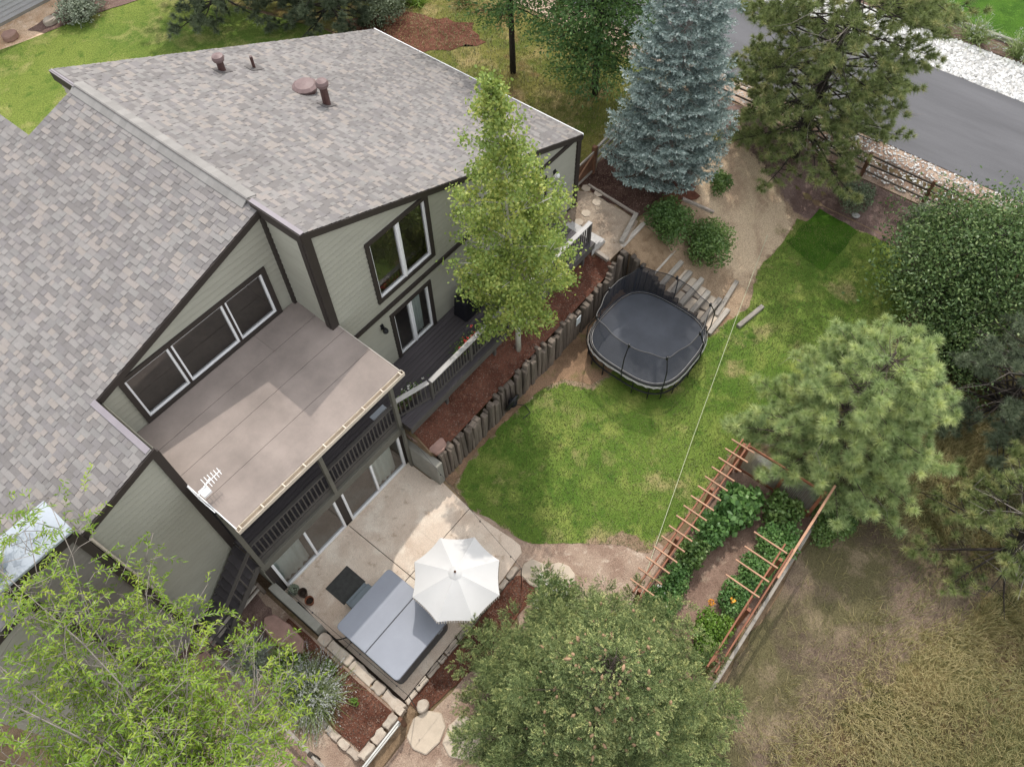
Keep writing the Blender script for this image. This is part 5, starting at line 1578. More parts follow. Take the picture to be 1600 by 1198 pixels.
def conifer(name, label, base, h, R, z0, per, mat, bark, seed, L=0.13, W=0.045, gap=0.30, droop=0.25, upt=0.2, dens=1.0, pw=0.85, cat='tree', trunk_r=0.16, cones=0, tone_b=0.0, hcut=1.0):
    """short-needled spruce: whorls of branches with flat sprays of shoots"""
    p = Plant(name, label, cat, base, None, seed)
    rg, b = p.rg, p.b
    p.limb([b + np.array([0, 0, h * t]) for t in np.linspace(0, 0.99, 8)], trunk_r, 0.015, 8)
    z = z0
    PP, DD, TT = [], [], []
    while z < h * hcut - 0.1:
        f = (z - z0) / (h - z0)
        Rz = R * (1 - f) ** pw + 0.10
        nbr = max(5, int(per * (0.55 + 0.45 * (1 - f))))
        a0 = rg.uniform(0, 6.28)
        for k in range(nbr):
            az = a0 + 2 * PI * k / nbr + rg.uniform(-.22, .22)
            Lb = Rz * rg.uniform(0.78, 1.10)
            d = np.array([math.cos(az), math.sin(az), 0]); sd_ = np.array([-d[1], d[0], 0])
            zz = z + rg.uniform(-.14, .14)
            curve = lambda u: b + d * Lb * u + np.array([0, 0, zz - droop * Lb * u + (droop + upt) * 0.75 * Lb * u ** 2.2])
            if k % 2 == 0 or Lb > 1:
                p.limb([curve(u) for u in (0, 0.4, 0.8)], 0.02 * (1 - f) + 0.008, 0.005, 3)
            ns = max(3, int(Lb * 9 * dens)); bt = rg.random()
            for j in range(ns):
                u = rg.uniform(0.22, 1.0) ** 0.8
                q = curve(u)
                tl = 0.42 * Lb * (1.08 - u) + 0.10
                sg = -1 if j % 2 else 1
                m_ = max(2, int(tl / 0.075 * dens))
                fw = unit(d * 0.65 + sd_ * sg * 0.9 + np.array([0, 0, -0.08 + 0.15 * u]))
                s_ = np.linspace(0.15, 1.0, m_)[:, None]
                pts = q + fw * tl * s_ + np.array([0, 0, -0.10]) * tl * s_ ** 2 + rg.normal(size=(m_, 3)) * 0.012
                alt = np.where(np.arange(m_) % 2 == 0, 1.0, -1.0)[:, None]
                lat = np.cross(fw, [0, 0, 1.0])
                dd = fw * 0.75 + lat * alt * 0.62 * (1.05 - s_ ** 3) + rg.normal(size=(m_, 3)) * 0.16 + np.array([0, 0, 0.16])
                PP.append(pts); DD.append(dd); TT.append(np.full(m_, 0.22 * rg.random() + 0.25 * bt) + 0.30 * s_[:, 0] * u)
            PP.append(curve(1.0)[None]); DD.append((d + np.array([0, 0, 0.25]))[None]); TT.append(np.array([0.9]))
        z += gap * (1 - 0.45 * f)
    P = np.concatenate(PP); D = np.concatenate(DD); T = np.concatenate(TT)
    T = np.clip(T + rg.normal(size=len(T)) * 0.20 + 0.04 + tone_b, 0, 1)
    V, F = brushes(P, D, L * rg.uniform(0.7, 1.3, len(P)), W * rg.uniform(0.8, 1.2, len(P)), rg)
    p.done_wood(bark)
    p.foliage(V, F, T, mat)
    if cones:
        pick = np.where(P[:, 2] - b[2] > h * 0.45)[0]
        pick = rg.choice(pick, cones, replace=False, p=unit1((P[pick, 2] - b[2] - h * 0.40) ** 2.0))
        cme = MB().tube([(0, 0, 0), (0, 0, -0.045), (0, 0, -0.09), (0, 0, -0.135)], [0.012, 0.034, 0.030, 0.008], 6).mesh('cone', smooth=True)
        cme.materials.append(MT['cone'])
        for i in pick:
            o = link('cone', cme, None, p.root, tuple(P[i] + np.array([0, 0, 0.05])))
            o.rotation_euler = (rg.normal() * 0.5, rg.normal() * 0.5, 0)
    return p
def unit1(w_):
    return w_ / w_.sum()

def pine(name, label, base, h, R, z0, per, mat, bark, seed, nl=70, L=0.2, W=0.014, gap=0.5, rise=0.35, prof=None, lean=(0, 0), bare=0.0, trunk_r=0.14, tuft_gap=0.28, cat='tree', dead=6, tone_b=0.0, hcut=1.0):
    """long-needled pine: tufts along curved branches, dead twigs inside"""
    p = Plant(name, label, cat, base, None, seed)
    rg, b = p.rg, p.b
    tk = lambda t: b + np.array([lean[0] * t, lean[1] * t, h * t])
    p.limb([tk(t) + rg.normal(size=3) * 0.03 for t in np.linspace(0, 0.97, 8)], trunk_r, 0.03, 8)
    C, A, TT = [], [], []
    z = z0
    while z < h * hcut - 0.15:
        f = (z - z0) / (h - z0)
        Rz = (prof(f) if prof else (1 - f) ** 0.7) * R + 0.12
        nbr = max(4, int(per * (0.5 + 0.5 * (1 - f))))
        a0 = rg.uniform(0, 6.28)
        for k in range(nbr):
            az = a0 + 2 * PI * k / nbr + rg.uniform(-.3, .3)
            Lb = Rz * rg.uniform(0.65, 1.12)
            d = np.array([math.cos(az), math.sin(az), 0]); sd_ = np.array([-d[1], d[0], 0])
            s0 = tk(z / h) + np.array([0, 0, rg.uniform(-.2, .2)])
            kk = rg.uniform(-.15, .15)
            curve = lambda u: s0 + d * Lb * u + sd_ * kk * Lb * u * u + np.array([0, 0, rise * Lb * u ** 1.7 - 0.08 * Lb * u])
            p.limb([curve(u) for u in (0, 0.3, 0.6, 0.95)], 0.045 * (1 - f) * (Lb / R) + 0.012, 0.008, 4)
            if rg.random() < bare: 
                for _ in range(4):
                    u = rg.uniform(.4, 1); q = curve(u); e = q + (d * .5 + sd_ * rg.normal() + np.array([0, 0, .3 * rg.normal()])) * 0.5
                    p.limb([q, (q + e) / 2 + rg.normal(size=3) * .05, e], 0.01, 0.003, 3)
                continue
            nt_ = max(2, int(Lb / tuft_gap * 1.6))
            for j in range(nt_):
                u = 1.0 if j == 0 else rg.uniform(0.38, 1.0)
                q = curve(u)
                side = 0 if j == 0 else rg.choice((-1, 1))
                off = (sd_ * side * rg.uniform(.25, .9) + d * 0.45 + np.array([0, 0, rg.uniform(-.05, .5)])) * 0.42 * Lb * (1.12 - u) if side else d * 0.05
                e = q + off
                C.append(e); A.append(unit(d * 0.7 + sd_ * side * 0.5 + np.array([0, 0, 0.75]))); TT.append(rg.random())
                if np.linalg.norm(off) > 0.2:
                    p.limb([q, q + off * 0.55, e], 0.012, 0.006, 3)
                    C.append(q + off * 0.5); A.append(unit(off + np.array([0, 0, 0.4]))); TT.append(rg.random() * 0.7)
        z += gap * (1 - 0.35 * f)
    C = np.array(C); A = np.array(A); TT = np.array(TT)
    V, F = tufts(C, A, nl, L, W, rg)
    tone = np.clip(np.repeat(0.12 + 0.62 * TT, nl) + rg.normal(size=len(C) * nl) * 0.10 + tone_b, 0, 1)
    p.done_wood(bark)
    p.foliage(V, F, tone, mat)
    for _ in range(dead):
        az = rg.uniform(0, 6.28); d = np.array([math.cos(az), math.sin(az), 0.0])
        s0 = tk(rg.uniform(0.12, 0.6)); Lb = R * rg.uniform(.5, .9)
        pts = [s0 + d * Lb * u + np.array([0, 0, -0.1 * Lb * u]) + rg.normal(size=3) * .06 for u in (0, .3, .6, 1)]
        p.limb(pts, 0.022, 0.006, 4)
        for __ in range(5):
            q = pts[rg.integers(1, 4)]; e = q + rg.normal(size=3) * 0.35
            p.limb([q, (q + e) / 2, e], 0.009, 0.003, 3)
    p.done_wood('twig', 'dead_branches')
    return p

def bush(name, label, base, rad, mat, leafn, L, W, seed, lobes=7, cat='shrub', group=None, up=0.8, tone_b=0.0, stems=True, flowers=None, flat=0.8):
    """shrub: several leafy lobes over short stems"""
    p = Plant(name, label, cat, base, group, seed)
    rg, b = p.rg, p.b
    rx, ry, rz = rad
    P, T = [], []
    for k in range(lobes):
        a = k * 2.4 + rg.uniform(-.3, .3); r = 0.68 * math.sqrt((k + 0.3) / lobes)
        c_ = b + np.array([rx * r * math.cos(a), ry * r * math.sin(a), rz * (0.55 - 0.28 * r + rg.uniform(-.08, .1))])
        n_ = leafn // lobes
        d = rdir(n_, rg, 0.35)
        rr = (0.55 + 0.45 * rg.random(n_) ** 0.5)[:, None] * (1 + 0.12 * rg.normal(size=(n_, 1)))
        q = c_ + d * rr * np.array([rx * 0.50, ry * 0.50, rz * 0.50])
        P.append(q); T.append(np.full(n_, rg.random()) * 0.35 + 0.35 * rg.random(n_) + 0.12)
        if stems:
            p.limb([b + rg.normal(size=3) * np.array([.06, .06, 0]), (b + c_) / 2, c_], 0.018, 0.006, 4)
            for _ in range(3):
                e = c_ + rdir(1, rg, .5)[0] * np.array([rx, ry, rz]) * 0.42
                p.limb([c_, (c_ + e) / 2, e], 0.008, 0.003, 3)
    P = np.concatenate(P); T = np.clip(np.concatenate(T) + tone_b, 0, 1)
    keep = P[:, 2] > b[2] + 0.02
    P, T = P[keep], T[keep]
    V, F = leaves(P, L * rg.uniform(.7, 1.3, len(P)), W * rg.uniform(.7, 1.3, len(P)), rg, up)
    p.done_wood('bark', 'stem')
    p.foliage(V, F, T, mat, 'foliage')
    if flowers:
        fm, nf, fs = flowers
        top = P[rg.choice(len(P), nf)] + np.array([0, 0, 0.05])
        Q = np.repeat(top, 6, 0) + rg.normal(size=(nf * 6, 3)) * fs * 0.35
        V, F = leaves(Q, fs, fs * 0.8, rg, 1.2)
        p.foliage(V, F, rg.random(len(Q)), fm, 'flowers')
    return p

def grass_clump(name, label, base, n, L, mat, seed, spread=0.5, cat='grass clump', group=None, plume=0, W=0.02, zb=1.2):
    p = Plant(name, label, cat, base, group, seed)
    rg = p.rg
    P = p.b + rg.normal(size=(n, 3)) * np.array([.10, .10, 0]) * (spread / 0.5)
    D = rdir(n, rg, zb); D[:, 2] = np.abs(D[:, 2]); D = unit(D)
    s = unit(np.cross(D, rdir(n, rg))); Ln = (L * rg.uniform(.6, 1.15, n))[:, None]
    hor = D * np.array([1, 1, 0])
    mid = P + D * Ln * 0.55; tip = P + D * Ln * 0.9 + hor * Ln * 0.35 - np.array([0, 0, 0.12]) * Ln
    w_ = s * W / 2
    V = np.stack([P - w_, P + w_, mid + w_ * .8, mid - w_ * .8, tip - w_ * .2, tip + w_ * .2], 1).reshape(-1, 3)
    i = np.arange(n)[:, None] * 6
    F = np.concatenate([i + [0, 1, 2, 3], i + [3, 2, 5, 4]], 1).reshape(-1, 4)
    link('blades', npmesh('blades', V, F, np.repeat(rg.random(n), 6)), LM[mat], p.root)
    if plume:
        k = rg.choice(n, plume, replace=False)
        Q = np.repeat(tip[k], 7, 0) + rg.normal(size=(plume * 7, 3)) * 0.05
        V, F = leaves(Q, 0.10, 0.03, rg, 0.0, np.repeat(D[k], 7, 0))
        p.foliage(V, F, rg.random(len(Q)), 'sage', 'plumes')
    return p

def in_poly(P, poly):
    x, y = P[:, 0], P[:, 1]
    c_ = np.zeros(len(P), bool)
    n = len(poly)
    for i in range(n):
        (x0, y0), (x1, y1) = poly[i], poly[(i + 1) % n]
        cond = ((y0 > y) != (y1 > y)) & (x < (x1 - x0) * (y - y0) / (y1 - y0 + 1e-12) + x0)
        c_ ^= cond
    return c_
def scatter(poly, n, rg):
    xs = [p[0] for p in poly]; ys = [p[1] for p in poly]
    P = np.stack([rg.uniform(min(xs), max(xs), n), rg.uniform(min(ys), max(ys), n)], 1)
    return P[in_poly(P, poly)]
# ------------------------------------------------------------------ the plants
tree('aspen_tree', 'slender yellow-green aspen tree growing through the mulch strip before the house', (10.35, -0.75, 1.62), 10.9,
     lambda f: 1.30 + 0.45 * math.sin(PI * min(1, f * 1.4)) - 1.25 * f ** 2.6, 0.15, 62, 30000, 0.10, 0.08, 'aspen', 'bark_pale', 21, (-0.6, 0.2), 0.10, 0.95, 0.5, 0.14)
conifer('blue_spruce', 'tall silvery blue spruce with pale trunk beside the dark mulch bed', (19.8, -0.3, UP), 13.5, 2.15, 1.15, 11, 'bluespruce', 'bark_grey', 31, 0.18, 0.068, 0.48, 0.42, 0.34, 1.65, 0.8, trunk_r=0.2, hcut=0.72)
tree('locust_tree', 'dark green locust tree with bare trunk beyond the roof edge', (21.6, 8.4, UP), 12.5, lambda f: 2.9 * math.sin(PI * (0.2 + 0.72 * f)) , 0.22, 60, 24000, 0.15, 0.06, 'locust_dark', 'bark_dark', 41, (0.2, 0.4), 0.14, 0.1, 0.3, 0.28, axis_out=True)
tree('locust_tree', 'full dark green locust tree between bare-trunk locust and blue spruce', (22.6, 4.7, UP), 9.0, lambda f: 2.6 * math.sin(PI * (0.28 + 0.66 * f)), 0.13, 60, 30000, 0.15, 0.065, 'locust_dark', 'bark_dark', 42, (0.3, 0.2), 0.15, 0.15, 0.3, 0.27, axis_out=True)
pine('ponderosa_pine', 'large olive green ponderosa pine leaning over fence and road', (25.6, -3.4, hz(25.6, -3.4)), 12.0, 3.7, 1.2, 9, 'ponderosa', 'bark_dark', 51, 58, 0.23, 0.019, 0.44, 0.10, lambda f: 1.0 - 0.2 * f, (0.4, -0.4), 0.06, 0.20, 0.30, dead=12, hcut=0.72)
pine('young_pine', 'bright yellow-green young pine with long needles at the lawn corner', (14.3, -10.75, 0), 6.0, 3.2, 0.6, 11, 'brightpine', 'bark', 61, 120, 0.27, 0.014, 0.40, 0.32, lambda f: (1 - f) ** 0.55, (0.1, 0.0), 0.02, 0.14, 0.33, dead=8)
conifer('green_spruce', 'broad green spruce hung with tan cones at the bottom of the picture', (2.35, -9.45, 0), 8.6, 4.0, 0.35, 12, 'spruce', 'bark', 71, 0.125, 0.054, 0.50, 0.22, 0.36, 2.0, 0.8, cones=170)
tree('broadleaf_thicket', 'dense dark green broadleaf tree behind the bright young pine', (23.2, -11.6, hz(23.2, -11.6)), 3.9, lambda f: 3.0 * math.sin(PI * (0.30 + 0.60 * f)), 0.08, 60, 30000, 0.14, 0.075, 'darkbroad', 'bark_dark', 81, (0, 0), 0.16, 0.25, 0.7, 0.34)
pine('pine_tree', 'grey-green pine with bare inner twigs at the right edge', (19.5, -14.6, -0.3), 5.4, 3.1, 0.6, 12, 'bluepine', 'bark_dark', 91, 95, 0.24, 0.016, 0.55, 0.2, None, (0.2, 0), 0.22, 0.15, 0.32, dead=12)
pine('pine_tree', 'sparse olive pine with black trunk above the wild grass at lower right', (14.6, -16.7, -0.4), 5.0, 2.9, 0.6, 10, 'ponderosa', 'bark_dark', 92, 85, 0.24, 0.016, 0.6, 0.2, None, (0.3, 0.3), 0.25, 0.15, 0.36, dead=12)
pine('pine_tree', 'dark pine peeping over the far edge of the main roof', (19.7, 17.6, UP), 9.0, 3.3, 0.5, 11, 'bluepine', 'bark_dark', 93, 80, 0.26, 0.024, 0.5, 0.05, lambda f: 1 - 0.4 * f, (0.2, 0.3), 0.2, 0.16, 0.38, dead=8, tone_b=-0.1)

pine('pine_tree', 'dark pine at the top edge left of the one by the roof', (16.9, 22.0, UP), 11.0, 3.2, 0.7, 9, 'bluepine', 'bark_dark', 94, 60, 0.26, 0.026, 0.6, 0.05, lambda f: 1 - 0.5 * f, (0.2, 0.3), 0.1, 0.18, 0.4, dead=4)
tree('broadleaf_thicket', 'low dark thicket at the right edge beyond the grey-green pine', (26.2, -14.6, hz(26.2, -14.6)), 3.2, lambda f: 2.3 * math.sin(PI * (0.30 + 0.60 * f)), 0.08, 40, 14000, 0.14, 0.075, 'darkbroad', 'bark_dark', 82, (0, 0), 0.12, 0.25, 0.7, 0.30)
tree('broadleaf_thicket', 'small dark thicket between young pine and broadleaf tree', (20.6, -12.2, -0.1), 2.0, lambda f: 1.7 * math.sin(PI * (0.30 + 0.60 * f)), 0.08, 34, 10000, 0.12, 0.065, 'darkbroad', 'bark_dark', 83, (0, 0), 0.08, 0.25, 0.7, 0.26)
# honey locust in the lower left corner: arching twigs lined with narrow compound leaves
def locust():
    p = Plant('honey_locust', 'airy lime green honey locust hanging over the lower left corner', 'tree', (-5.0, -4.7, 0.4), None, 101)
    rg, b = p.rg, p.b
    p.limb([b, b + [0.05, 0.1, 1.2], b + [0.15, 0.25, 2.4], b + [0.3, 0.5, 3.6]], 0.17, 0.11, 8)
    top = b + np.array([0.2, 0.4, 2.9])
    Pq, Dq, Tq = [], [], []
    ends = []
    for k in range(40):                                  # limbs reach out to points spread through the crown
        az = k * 2.39996; r = math.sqrt((k + 0.6) / 40)
        e = np.array([-4.05 + 2.75 * r * math.cos(az), -1.8 + 4.0 * r * math.sin(az), 5.0 + 2.0 * rg.random()])
        if e[1] > 0.2: e[2] = 8.8 + 0.7 * rg.random()
        if e[0] > -1.8: e[2] = 4.0 + 0.8 * rg.random()
        mid = top * 0.5 + e * 0.5 + np.array([0, 0, 0.9]) + rg.normal(size=3) * 0.5
        cv = lambda u: top * (1 - u) ** 2 + mid * 2 * u * (1 - u) + e * u * u
        p.limb([cv(u) + rg.normal(size=3) * 0.05 for u in np.linspace(0, 1, 8)], 0.030, 0.006, 5)
        ends += [cv(u) for u in np.linspace(0.42, 1.0, 9)]
    for q0 in ends:
        for _ in range(5):
            q = q0 + rg.normal(size=3) * np.array([.42, .42, .30])
            tw = unit((rdir(1, rg)[0] * np.array([1, 1, 0.35]) + np.array([0.25, 0.15, 0.12]))[None])[0]
            tl = rg.uniform(0.25, 0.75)
            crv = np.cross(tw, [0, 0, 1]) * rg.normal() * 0.25
            at = lambda s_: q + tw * tl * s_ + crv * tl * s_ * s_ + np.array([0, 0, -0.22 * tl * s_ * s_])
            if rg.random() < 0.7: p.limb([q0, (q0 + q) / 2 + rg.normal(size=3) * .03, q], 0.008, 0.006, 3)
            p.limb([at(s_) for s_ in (0, 0.35, 0.7, 1)], 0.007, 0.003, 3)
            nf = max(4, int(tl / 0.05))
            tn = rg.random()
            for i in range(nf):
                a_ = at((i + 1) / nf)
                for sg in (-1, 1):
                    if rg.random() < 0.15: continue
                    sv = np.cross(tw, [0, 0, 1.0]) * sg
                    Pq.append(a_); Dq.append(sv * rg.uniform(.3, 1.0) + tw * rg.uniform(.1, .9) + rg.normal(size=3) * 0.25 + np.array([0, 0, rg.uniform(-.3, .3)])); Tq.append(tn)
    P = np.array(Pq); D = unit(np.array(Dq)); T = np.clip(0.10 + 0.45 * np.array(Tq) + 0.4 * rg.random(len(Pq)), 0, 1)
    n = len(P)
    L = rg.uniform(.08, .15, n)[:, None]
    side = unit(np.cross(D, np.array([0, 0, 1.0]) + 0.6 * rg.normal(size=(n, 3))))
    wv = side * 0.030
    dn = np.array([0, 0, -1.0])
    q0 = P + D * L * 0.1; q1 = P + D * L * 0.55 + dn * L * 0.05; q2 = P + D * L + dn * L * 0.3
    V = np.stack([q0 - wv * .25, q0 + wv * .25, q1 + wv * .55, q1 - wv * .55, q2 + wv * .1, q2 - wv * .1], 1).reshape(-1, 3)
    i = np.arange(n)[:, None] * 6
    F = np.concatenate([i + [0, 1, 2, 3], i + [3, 2, 4, 5]], 1).reshape(-1, 4)
    p.done_wood('twig')
    link('crown', npmesh('crown', V, F, np.repeat(T, 6)), LM['locust'], p.root)
locust()

# shrubs
bush('round_shrub', 'dark green rounded shrub beside the top of the stone steps', (18.1, -1.85, hz(18.1, -1.85)), (0.95, 0.95, 1.1), 'shrub', 5200, 0.11, 0.055, 111, 9, group=None, tone_b=-0.12)
bush('round_shrub', 'lighter green rounded shrub right of the dark one on the slope', (18.75, -3.25, hz(18.75, -3.25)), (1.1, 1.1, 1.1), 'shrub', 5600, 0.11, 0.055, 112, 9, tone_b=0.05)
bush('small_shrub', 'small leafy sapling on the straw slope right of the blue spruce', (21.3, -2.2, hz(21.3, -2.2)), (0.5, 0.5, 0.8), 'shrub', 1400, 0.11, 0.05, 113, 5, tone_b=0.08)
bush('silver_shrub', 'rounded silver-green shrub at the top left edge of the lawn', (12.6, 27.0, UP), (1.25, 1.0, 1.1), 'silver', 3600, 0.14, 0.06, 114, 8)
bush('grey_shrub', 'grey-green shrub at the roadside left of the broadleaf tree', (25.4, -9.3, hz(25.4, -9.3)), (0.9, 0.9, 1.3), 'bluepine', 3000, 0.12, 0.045, 115, 7)
bush('grey_shrub', 'olive shrub under the ponderosa beside the roadside fence', (25.3, -6.4, hz(25.3, -6.4)), (0.8, 0.8, 1.0), 'bluepine', 2200, 0.12, 0.045, 116, 6)
bush('grey_shrub', 'scruffy green bush at the roof corner near the top', (22.4, 15.8, UP), (0.9, 0.8, 0.9), 'sagegreen', 1600, 0.16, 0.07, 117, 6)
bush('grey_shrub', 'dark low bush between red mulch bed and the dark pine', (20.8, 15.4, UP), (1.1, 0.9, 1.2), 'bluepine', 2200, 0.14, 0.05, 118, 6)
bush('rose_bush', 'green rose bush with white blooms behind the spruce', (4.75, -6.55, 0), (0.75, 0.75, 0.9), 'shrub', 2600, 0.075, 0.045, 119, 6, flowers=('whitefl', 24, 0.09))
bush('spruce_seedling', 'small blue spruce seedling at the lawn edge above the young pine', (19.4, -10.2, 0.0), (0.4, 0.4, 0.6), 'bluespruce', 900, 0.10, 0.03, 120, 4)
# garden bed
GB = [((6.35, -9.2), (0.65, 0.6, 1.0), 'garden', 0.10, 'bushy white-flowered plant at the near end of the long trellis', ('whitefl', 26, 0.06)),
      ((7.3, -9.15), (0.6, 0.5, 0.9), 'garden', 0.09, 'leafy vegetable plant against the trellis above the white-flowered bush', None),
      ((8.3, -9.1), (0.65, 0.5, 0.9), 'shrub', 0.10, 'dark leafy plant halfway along the long trellis', None),
      ((9.4, -9.15), (0.75, 0.6, 1.0), 'garden', 0.14, 'large-leaved squash plant under the far half of the trellis', None),
      ((10.5, -9.4), (0.9, 0.75, 1.1), 'garden', 0.20, 'big pale-leaved squash plant near the wire panel', None),
      ((11.3, -10.6), (0.6, 0.7, 1.0), 'shrub', 0.12, 'dark green plant against the wire panel', None),
      ((10.2, -11.0), (0.85, 0.7, 0.9), 'garden', 0.10, 'feathery green plant in the far corner of the vegetable bed', None),
      ((9.0, -10.9), (0.75, 0.6, 0.9), 'garden', 0.10, 'green plant between feathery plant and far trellis slats', None),
      ((8.0, -10.75), (0.6, 0.55, 0.8), 'garden', 0.09, 'tomato plant beside the orange blooms', ('orange', 3, 0.12)),
      ((6.75, -10.75), (0.75, 0.62, 0.7), 'lime', 0.08, 'round lime green herb bush at the near end of the far trellis', None),
      ((5.9, -10.9), (0.35, 0.3, 0.4), 'shrub', 0.07, 'low plant with small yellow flowers under the spruce edge', ('orange', 6, 0.05)),
      ((11.9, -12.0), (0.8, 0.7, 0.8), 'shrub', 0.09, 'wild green bush outside the garden boundary', None)]
for k, (c_, rad, mt, L_, lb, fl) in enumerate(GB):
    bush('garden_plant', lb, (c_[0], c_[1], 0.0), rad, mt, int(1500 * 0.1 / L_ * rad[0] / 0.5), L_, L_ * 0.75, 130 + k, 6, cat='plant', flowers=fl)
mg = Plant('marigold', 'bright orange bloom beside the garden path', 'flower', (7.45, -10.35, 0.0), None, 150)
mg.limb([mg.b, mg.b + [0.02, 0, 0.2], mg.b + [0, 0.02, 0.4]], 0.012, 0.006, 4); mg.done_wood('bark', 'stem')
V, F = leaves(mg.b + np.array([0, 0, 0.42]) + rdir(60, mg.rg, 0.4) * np.array([.09, .09, .05]), 0.07, 0.04, mg.rg, 1.0)
mg.foliage(V, F, mg.rg.random(60), 'orange', 'petals')
# planter bed and fence-side plants
def sage(label, base, n, L, seed, mats=('sagegreen', 'sage')):
    p = grass_clump('russian_sage', label, base, n, L, mats[0], seed, 0.9, 'plant', None, 0, 0.028, 0.75)
    rg = p.rg
    m_ = n // 2
    D = unit(rdir(m_, rg, 0.55)); D[:, 2] = np.abs(D[:, 2])
    P = p.b + rg.normal(size=(m_, 3)) * np.array([.12, .12, .02])
    ks = 16
    s_ = np.tile(np.linspace(0.25, 1.0, ks), m_)[:, None]
    Q = np.repeat(P, ks, 0) + np.repeat(D, ks, 0) * s_ * L * 1.25 * np.repeat(rg.uniform(.7, 1.1, m_), ks)[:, None] - np.array([0, 0, .22]) * L * s_ ** 2
    V, F = leaves(Q + rg.normal(size=Q.shape) * 0.02, 0.075, 0.026, rg, 0.4, np.repeat(D, ks, 0))
    p.foliage(V, F, np.clip(s_[:, 0] * 0.8 + 0.2 * rg.random(len(Q)), 0, 1), mats[1], 'flower_spikes')
sage('large grey and green russian sage spilling over the planter bed', (-1.65, -3.0, 0.42), 900, 1.0, 151)
sage('yellow-green spiky plant at the corner of the planter bed', (-1.6, -1.95, 0.42), 300, 0.6, 152, ('lime', 'sagegreen'))
sage('silvery shrub beside the rail fence corner', (-2.05, -0.95, 0.42), 320, 0.6, 153, ('sage', 'silver'))
bush('mulch_plant', 'small bright green clump in the planter bed by the stone wall', (-0.85, -2.9, 0.45), (0.22, 0.22, 0.34), 'lime', 420, 0.07, 0.03, 154, 4, cat='plant')
bush('mulch_plant', 'tiny yellow-green seedling alone in the red planter mulch', (-1.05, -4.05, 0.45), (0.15, 0.15, 0.22), 'lime', 160, 0.06, 0.03, 155, 3, cat='plant')
pp = Plant('succulent', 'grey-green rosette succulent standing in the small pot', 'plant', (0.06, -0.30, 0.22), None, 156)
V, F = leaves(pp.b + rdir(170, pp.rg, .8) * np.array([.16, .16, .16]), 0.09, 0.045, pp.rg, 0.9)
pp.foliage(V, F, pp.rg.random(170), 'silver', 'foliage')
# flower boxes on the deck railing
def flowerbox(label, x, y, z, fl, seed):
    r_ = empty('flower_box', (x, y, z), label=label, cat='planter')
    box('trough', MT['brownpot'], r_, x - 0.45, x + 0.45, y - 0.09, y + 0.09, z, z + 0.18)
    rg = np.random.default_rng(seed)
    P = np.array([x, y, z + 0.28]) + rg.normal(size=(420, 3)) * np.array([.26, .09, .09])
    V, F = leaves(P, 0.07, 0.05, rg, 0.7); link('foliage', npmesh('foliage', V, F, np.repeat(rg.random(420), 4)), LM['shrub'], r_)
    P = np.array([x, y, z + 0.42]) + rg.normal(size=(16, 3)) * np.array([.3, .08, .05]); P = np.repeat(P, 7, 0) + rg.normal(size=(112, 3)) * 0.022
    V, F = leaves(P, 0.06, 0.05, rg, 0.9); link('blooms', npmesh('blooms', V, F, np.repeat(rg.random(112), 4)), LM[fl], r_)
flowerbox('trough of red geraniums inside the long deck railing', 8.55, -0.14, 3.2, 'red', 161)
flowerbox('trough of white and pink blooms behind the angled railing', 6.05, 0.12, 2.95, 'whitefl', 162)
# ornamental grasses across the road
for k, (y, lb) in enumerate([(-4.6, 'feathery grass clump by the far kerb, partly behind the ponderosa'), (-6.4, 'tall grey-plumed grass clump in the middle of the far kerb strip'), (-8.4, 'grey-plumed grass clump nearest the right edge of the far kerb strip'), (-2.9, 'grass clump left of the others on the far kerb strip')]):
    grass_clump('ornamental_grass', lb, (37.15, y, 1.42), 260, 1.15, 'sagegreen', 170 + k, 0.9, group='ornamental grasses across the road', plume=60, W=0.03, zb=1.6)
for k, (x, y) in enumerate([(22.9, 15.1), (24.2, 13.4), (24.9, 11.6)]):
    grass_clump('ornamental_grass', ['green spiky clump at the top, left of the others', 'dry clump at the top behind the locust', 'dry clump beside the bare locust trunk'][k], (x, y, UP), 160, 0.7, ['lime', 'wild', 'wild'][k], 180 + k, 0.8, W=0.03)

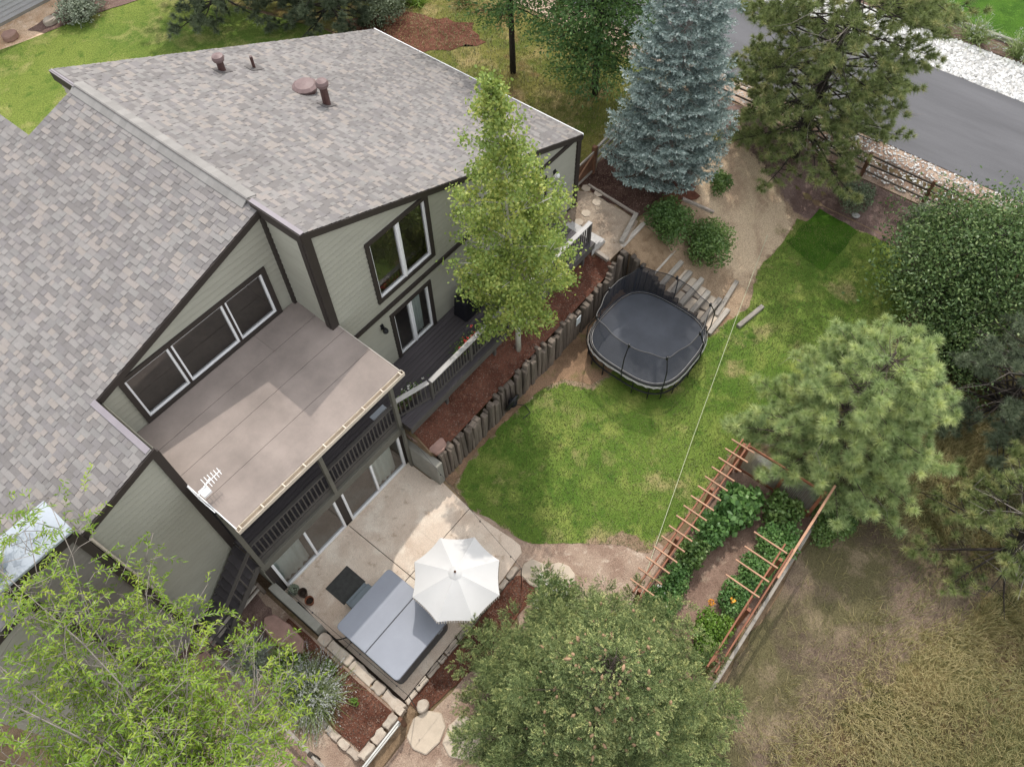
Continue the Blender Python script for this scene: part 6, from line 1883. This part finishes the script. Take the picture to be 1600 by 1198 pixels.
# ------------------------------------------------------------------ uncountable ground cover
def blades(name, poly, n, L, W, mat, seed, label, lay_=0.6, clump=0.0, dens=None, tone_f=None):
    rg = np.random.default_rng(seed)
    P = scatter(poly, n, rg)
    if clump:
        c_ = scatter(poly, max(20, int(n / 55)), rg)
        c_ = c_[rg.integers(0, len(c_), int(len(P) * 0.7))]
        P = np.concatenate([P[: int(len(P) * 0.3)], c_ + rg.normal(size=c_.shape) * clump])
    if dens is not None:
        P = P[rg.random(len(P)) < dens(P[:, 0], P[:, 1])]
    n = len(P)
    B = np.column_stack([P, H(P[:, 0], P[:, 1])])
    # neighbouring blades lean the same way
    ang = 2.2 * np.sin(P[:, 0] * 0.9 + 1.3 * np.sin(P[:, 1] * 0.7)) + 1.7 * np.cos(P[:, 1] * 0.8) + rg.normal(size=n) * 0.9
    hor = np.column_stack([np.cos(ang), np.sin(ang), np.zeros(n)])
    k = rg.uniform(0.3, 1.0, n)[:, None] * lay_
    Ln = (L * rg.uniform(.5, 1.2, n))[:, None]
    up = np.array([0, 0, 1.0])
    s = np.column_stack([-np.sin(ang), np.cos(ang), np.zeros(n)]) * W / 2
    mid = B + (up * 0.55 + hor * 0.35 * k) * Ln; tip = B + (up * (0.85 - 0.35 * k) + hor * 1.0 * k) * Ln
    V = np.stack([B - s, B + s, mid + s * .8, mid - s * .8, tip - s * .15, tip + s * .15], 1).reshape(-1, 3)
    i = np.arange(n)[:, None] * 6
    F = np.concatenate([i + [0, 1, 2, 3], i + [3, 2, 5, 4]], 1).reshape(-1, 4)
    t = np.clip(0.5 + 0.28 * np.sin(P[:, 0] * 0.55 + 2 * np.sin(P[:, 1] * 0.4)) * np.cos(P[:, 1] * 0.6) + rg.normal(size=n) * 0.2, 0, 1)
    o = link(name, npmesh(name, V, F, np.repeat(t, 6)), LM[mat])
    tag(o, label, 'grass', None, 'stuff')
def pathgap(x, y):
    return np.clip(1.0 - pathgapinv(x, y), 0.03, 1)
blades('wild_grass', [(4.5, -12.0), (12.6, -12.0), (19, -12.2), (21, -14), (24, -22), (6, -22)], 100000, 0.42, 0.013, 'wild', 201, 'long dry wild grass covering the lower right ground', 0.9, 0.22, pathgap)
blades('lawn_grass', lawn, 60000, 0.075, 0.016, 'lawnblade', 202, 'short mown grass of the back lawn', 0.8)
blades('meadow_grass', [(17.8, 2.6), (24, 2.6), (25.4, 5), (25.6, 16), (21.5, 20), (19.8, 13), (18, 9.5)], 15000, 0.16, 0.02, 'wild', 203, 'patchy dry grass under the locust trees', 0.9)
def chips(name, poly, n, seed, label, mat='chip', off=0.012, L=0.055):
    rg = np.random.default_rng(seed)
    P = scatter(poly, n, rg)
    Q = np.column_stack([P, H(P[:, 0], P[:, 1]) + off + rg.uniform(0, .025, len(P))])
    V, F = leaves(Q, L * rg.uniform(.5, 1.5, len(Q)), L * 0.35 * rg.uniform(.6, 1.4, len(Q)), rg, 1.3)
    tag(link(name, npmesh(name, V, F, np.repeat(rg.random(len(Q)), 4)), LM[mat]), label, 'mulch', None, 'stuff')
chips('bark_chips', [(5.75, -1.15), (15.3, -1.15), (15.3, -0.2), (5.75, 0.0)], 7000, 211, 'loose red bark chips on the strip above the timber wall')
chips('bark_chips', [(-0.65, -0.95), (-0.65, -5.0), (-1.85, -5.0), (-1.9, -2.0)], 3600, 212, 'loose red bark chips in the planter bed', off=0.035)
chips('bark_chips', [(0, -5.25), (4.6, -5.3), (4.9, -5.7), (4.3, -6.0), (1.5, -5.9), (0, -5.65)], 2600, 213, 'loose red bark chips behind the kerb of the patio', off=0.02)
chips('bark_chips', [(17.7, -0.7), (22.5, -0.9), (22.5, 1.9), (17.8, 2.0)], 6000, 214, 'loose dark bark chips under the blue spruce')
def stones(name, poly, n, seed, label, r0=0.05, r1=0.12, mat='stone'):
    rg = np.random.default_rng(seed)
    P = scatter(poly, n, rg); n = len(P)
    c_ = np.column_stack([P, H(P[:, 0], P[:, 1]) + 0.03])
    O = np.array([[1, 0, 0], [-1, 0, 0], [0, 1, 0], [0, -1, 0], [0, 0, .75], [0, 0, -.75]])
    s = rg.uniform(r0, r1, n)
    V = (c_[:, None, :] + (O[None] * rg.uniform(.6, 1.3, (n, 6, 1)) + rg.normal(size=(n, 6, 3)) * .15) * s[:, None, None]).reshape(-1, 3)
    T = np.array([[0, 2, 4], [2, 1, 4], [1, 3, 4], [3, 0, 4], [2, 0, 5], [1, 2, 5], [3, 1, 5], [0, 3, 5]])
    F = (np.arange(n)[:, None, None] * 6 + T[None]).reshape(-1, 3)
    tag(link(name, npmesh(name, V, F, np.repeat(rg.random(n), 6)), LM[mat]), label, 'gravel', None, 'stuff')
stones('white_rocks', [(34.1, -16), (36.6, -16), (36.6, 6), (34.1, 6)], 5200, 221, 'white landscape rocks along the far side of the road')
stones('verge_gravel', [(26.4, -14), (28.0, -14), (28.0, 4), (26.4, 4)], 2500, 222, 'pinkish gravel of the near road verge', 0.03, 0.06, 'stone')
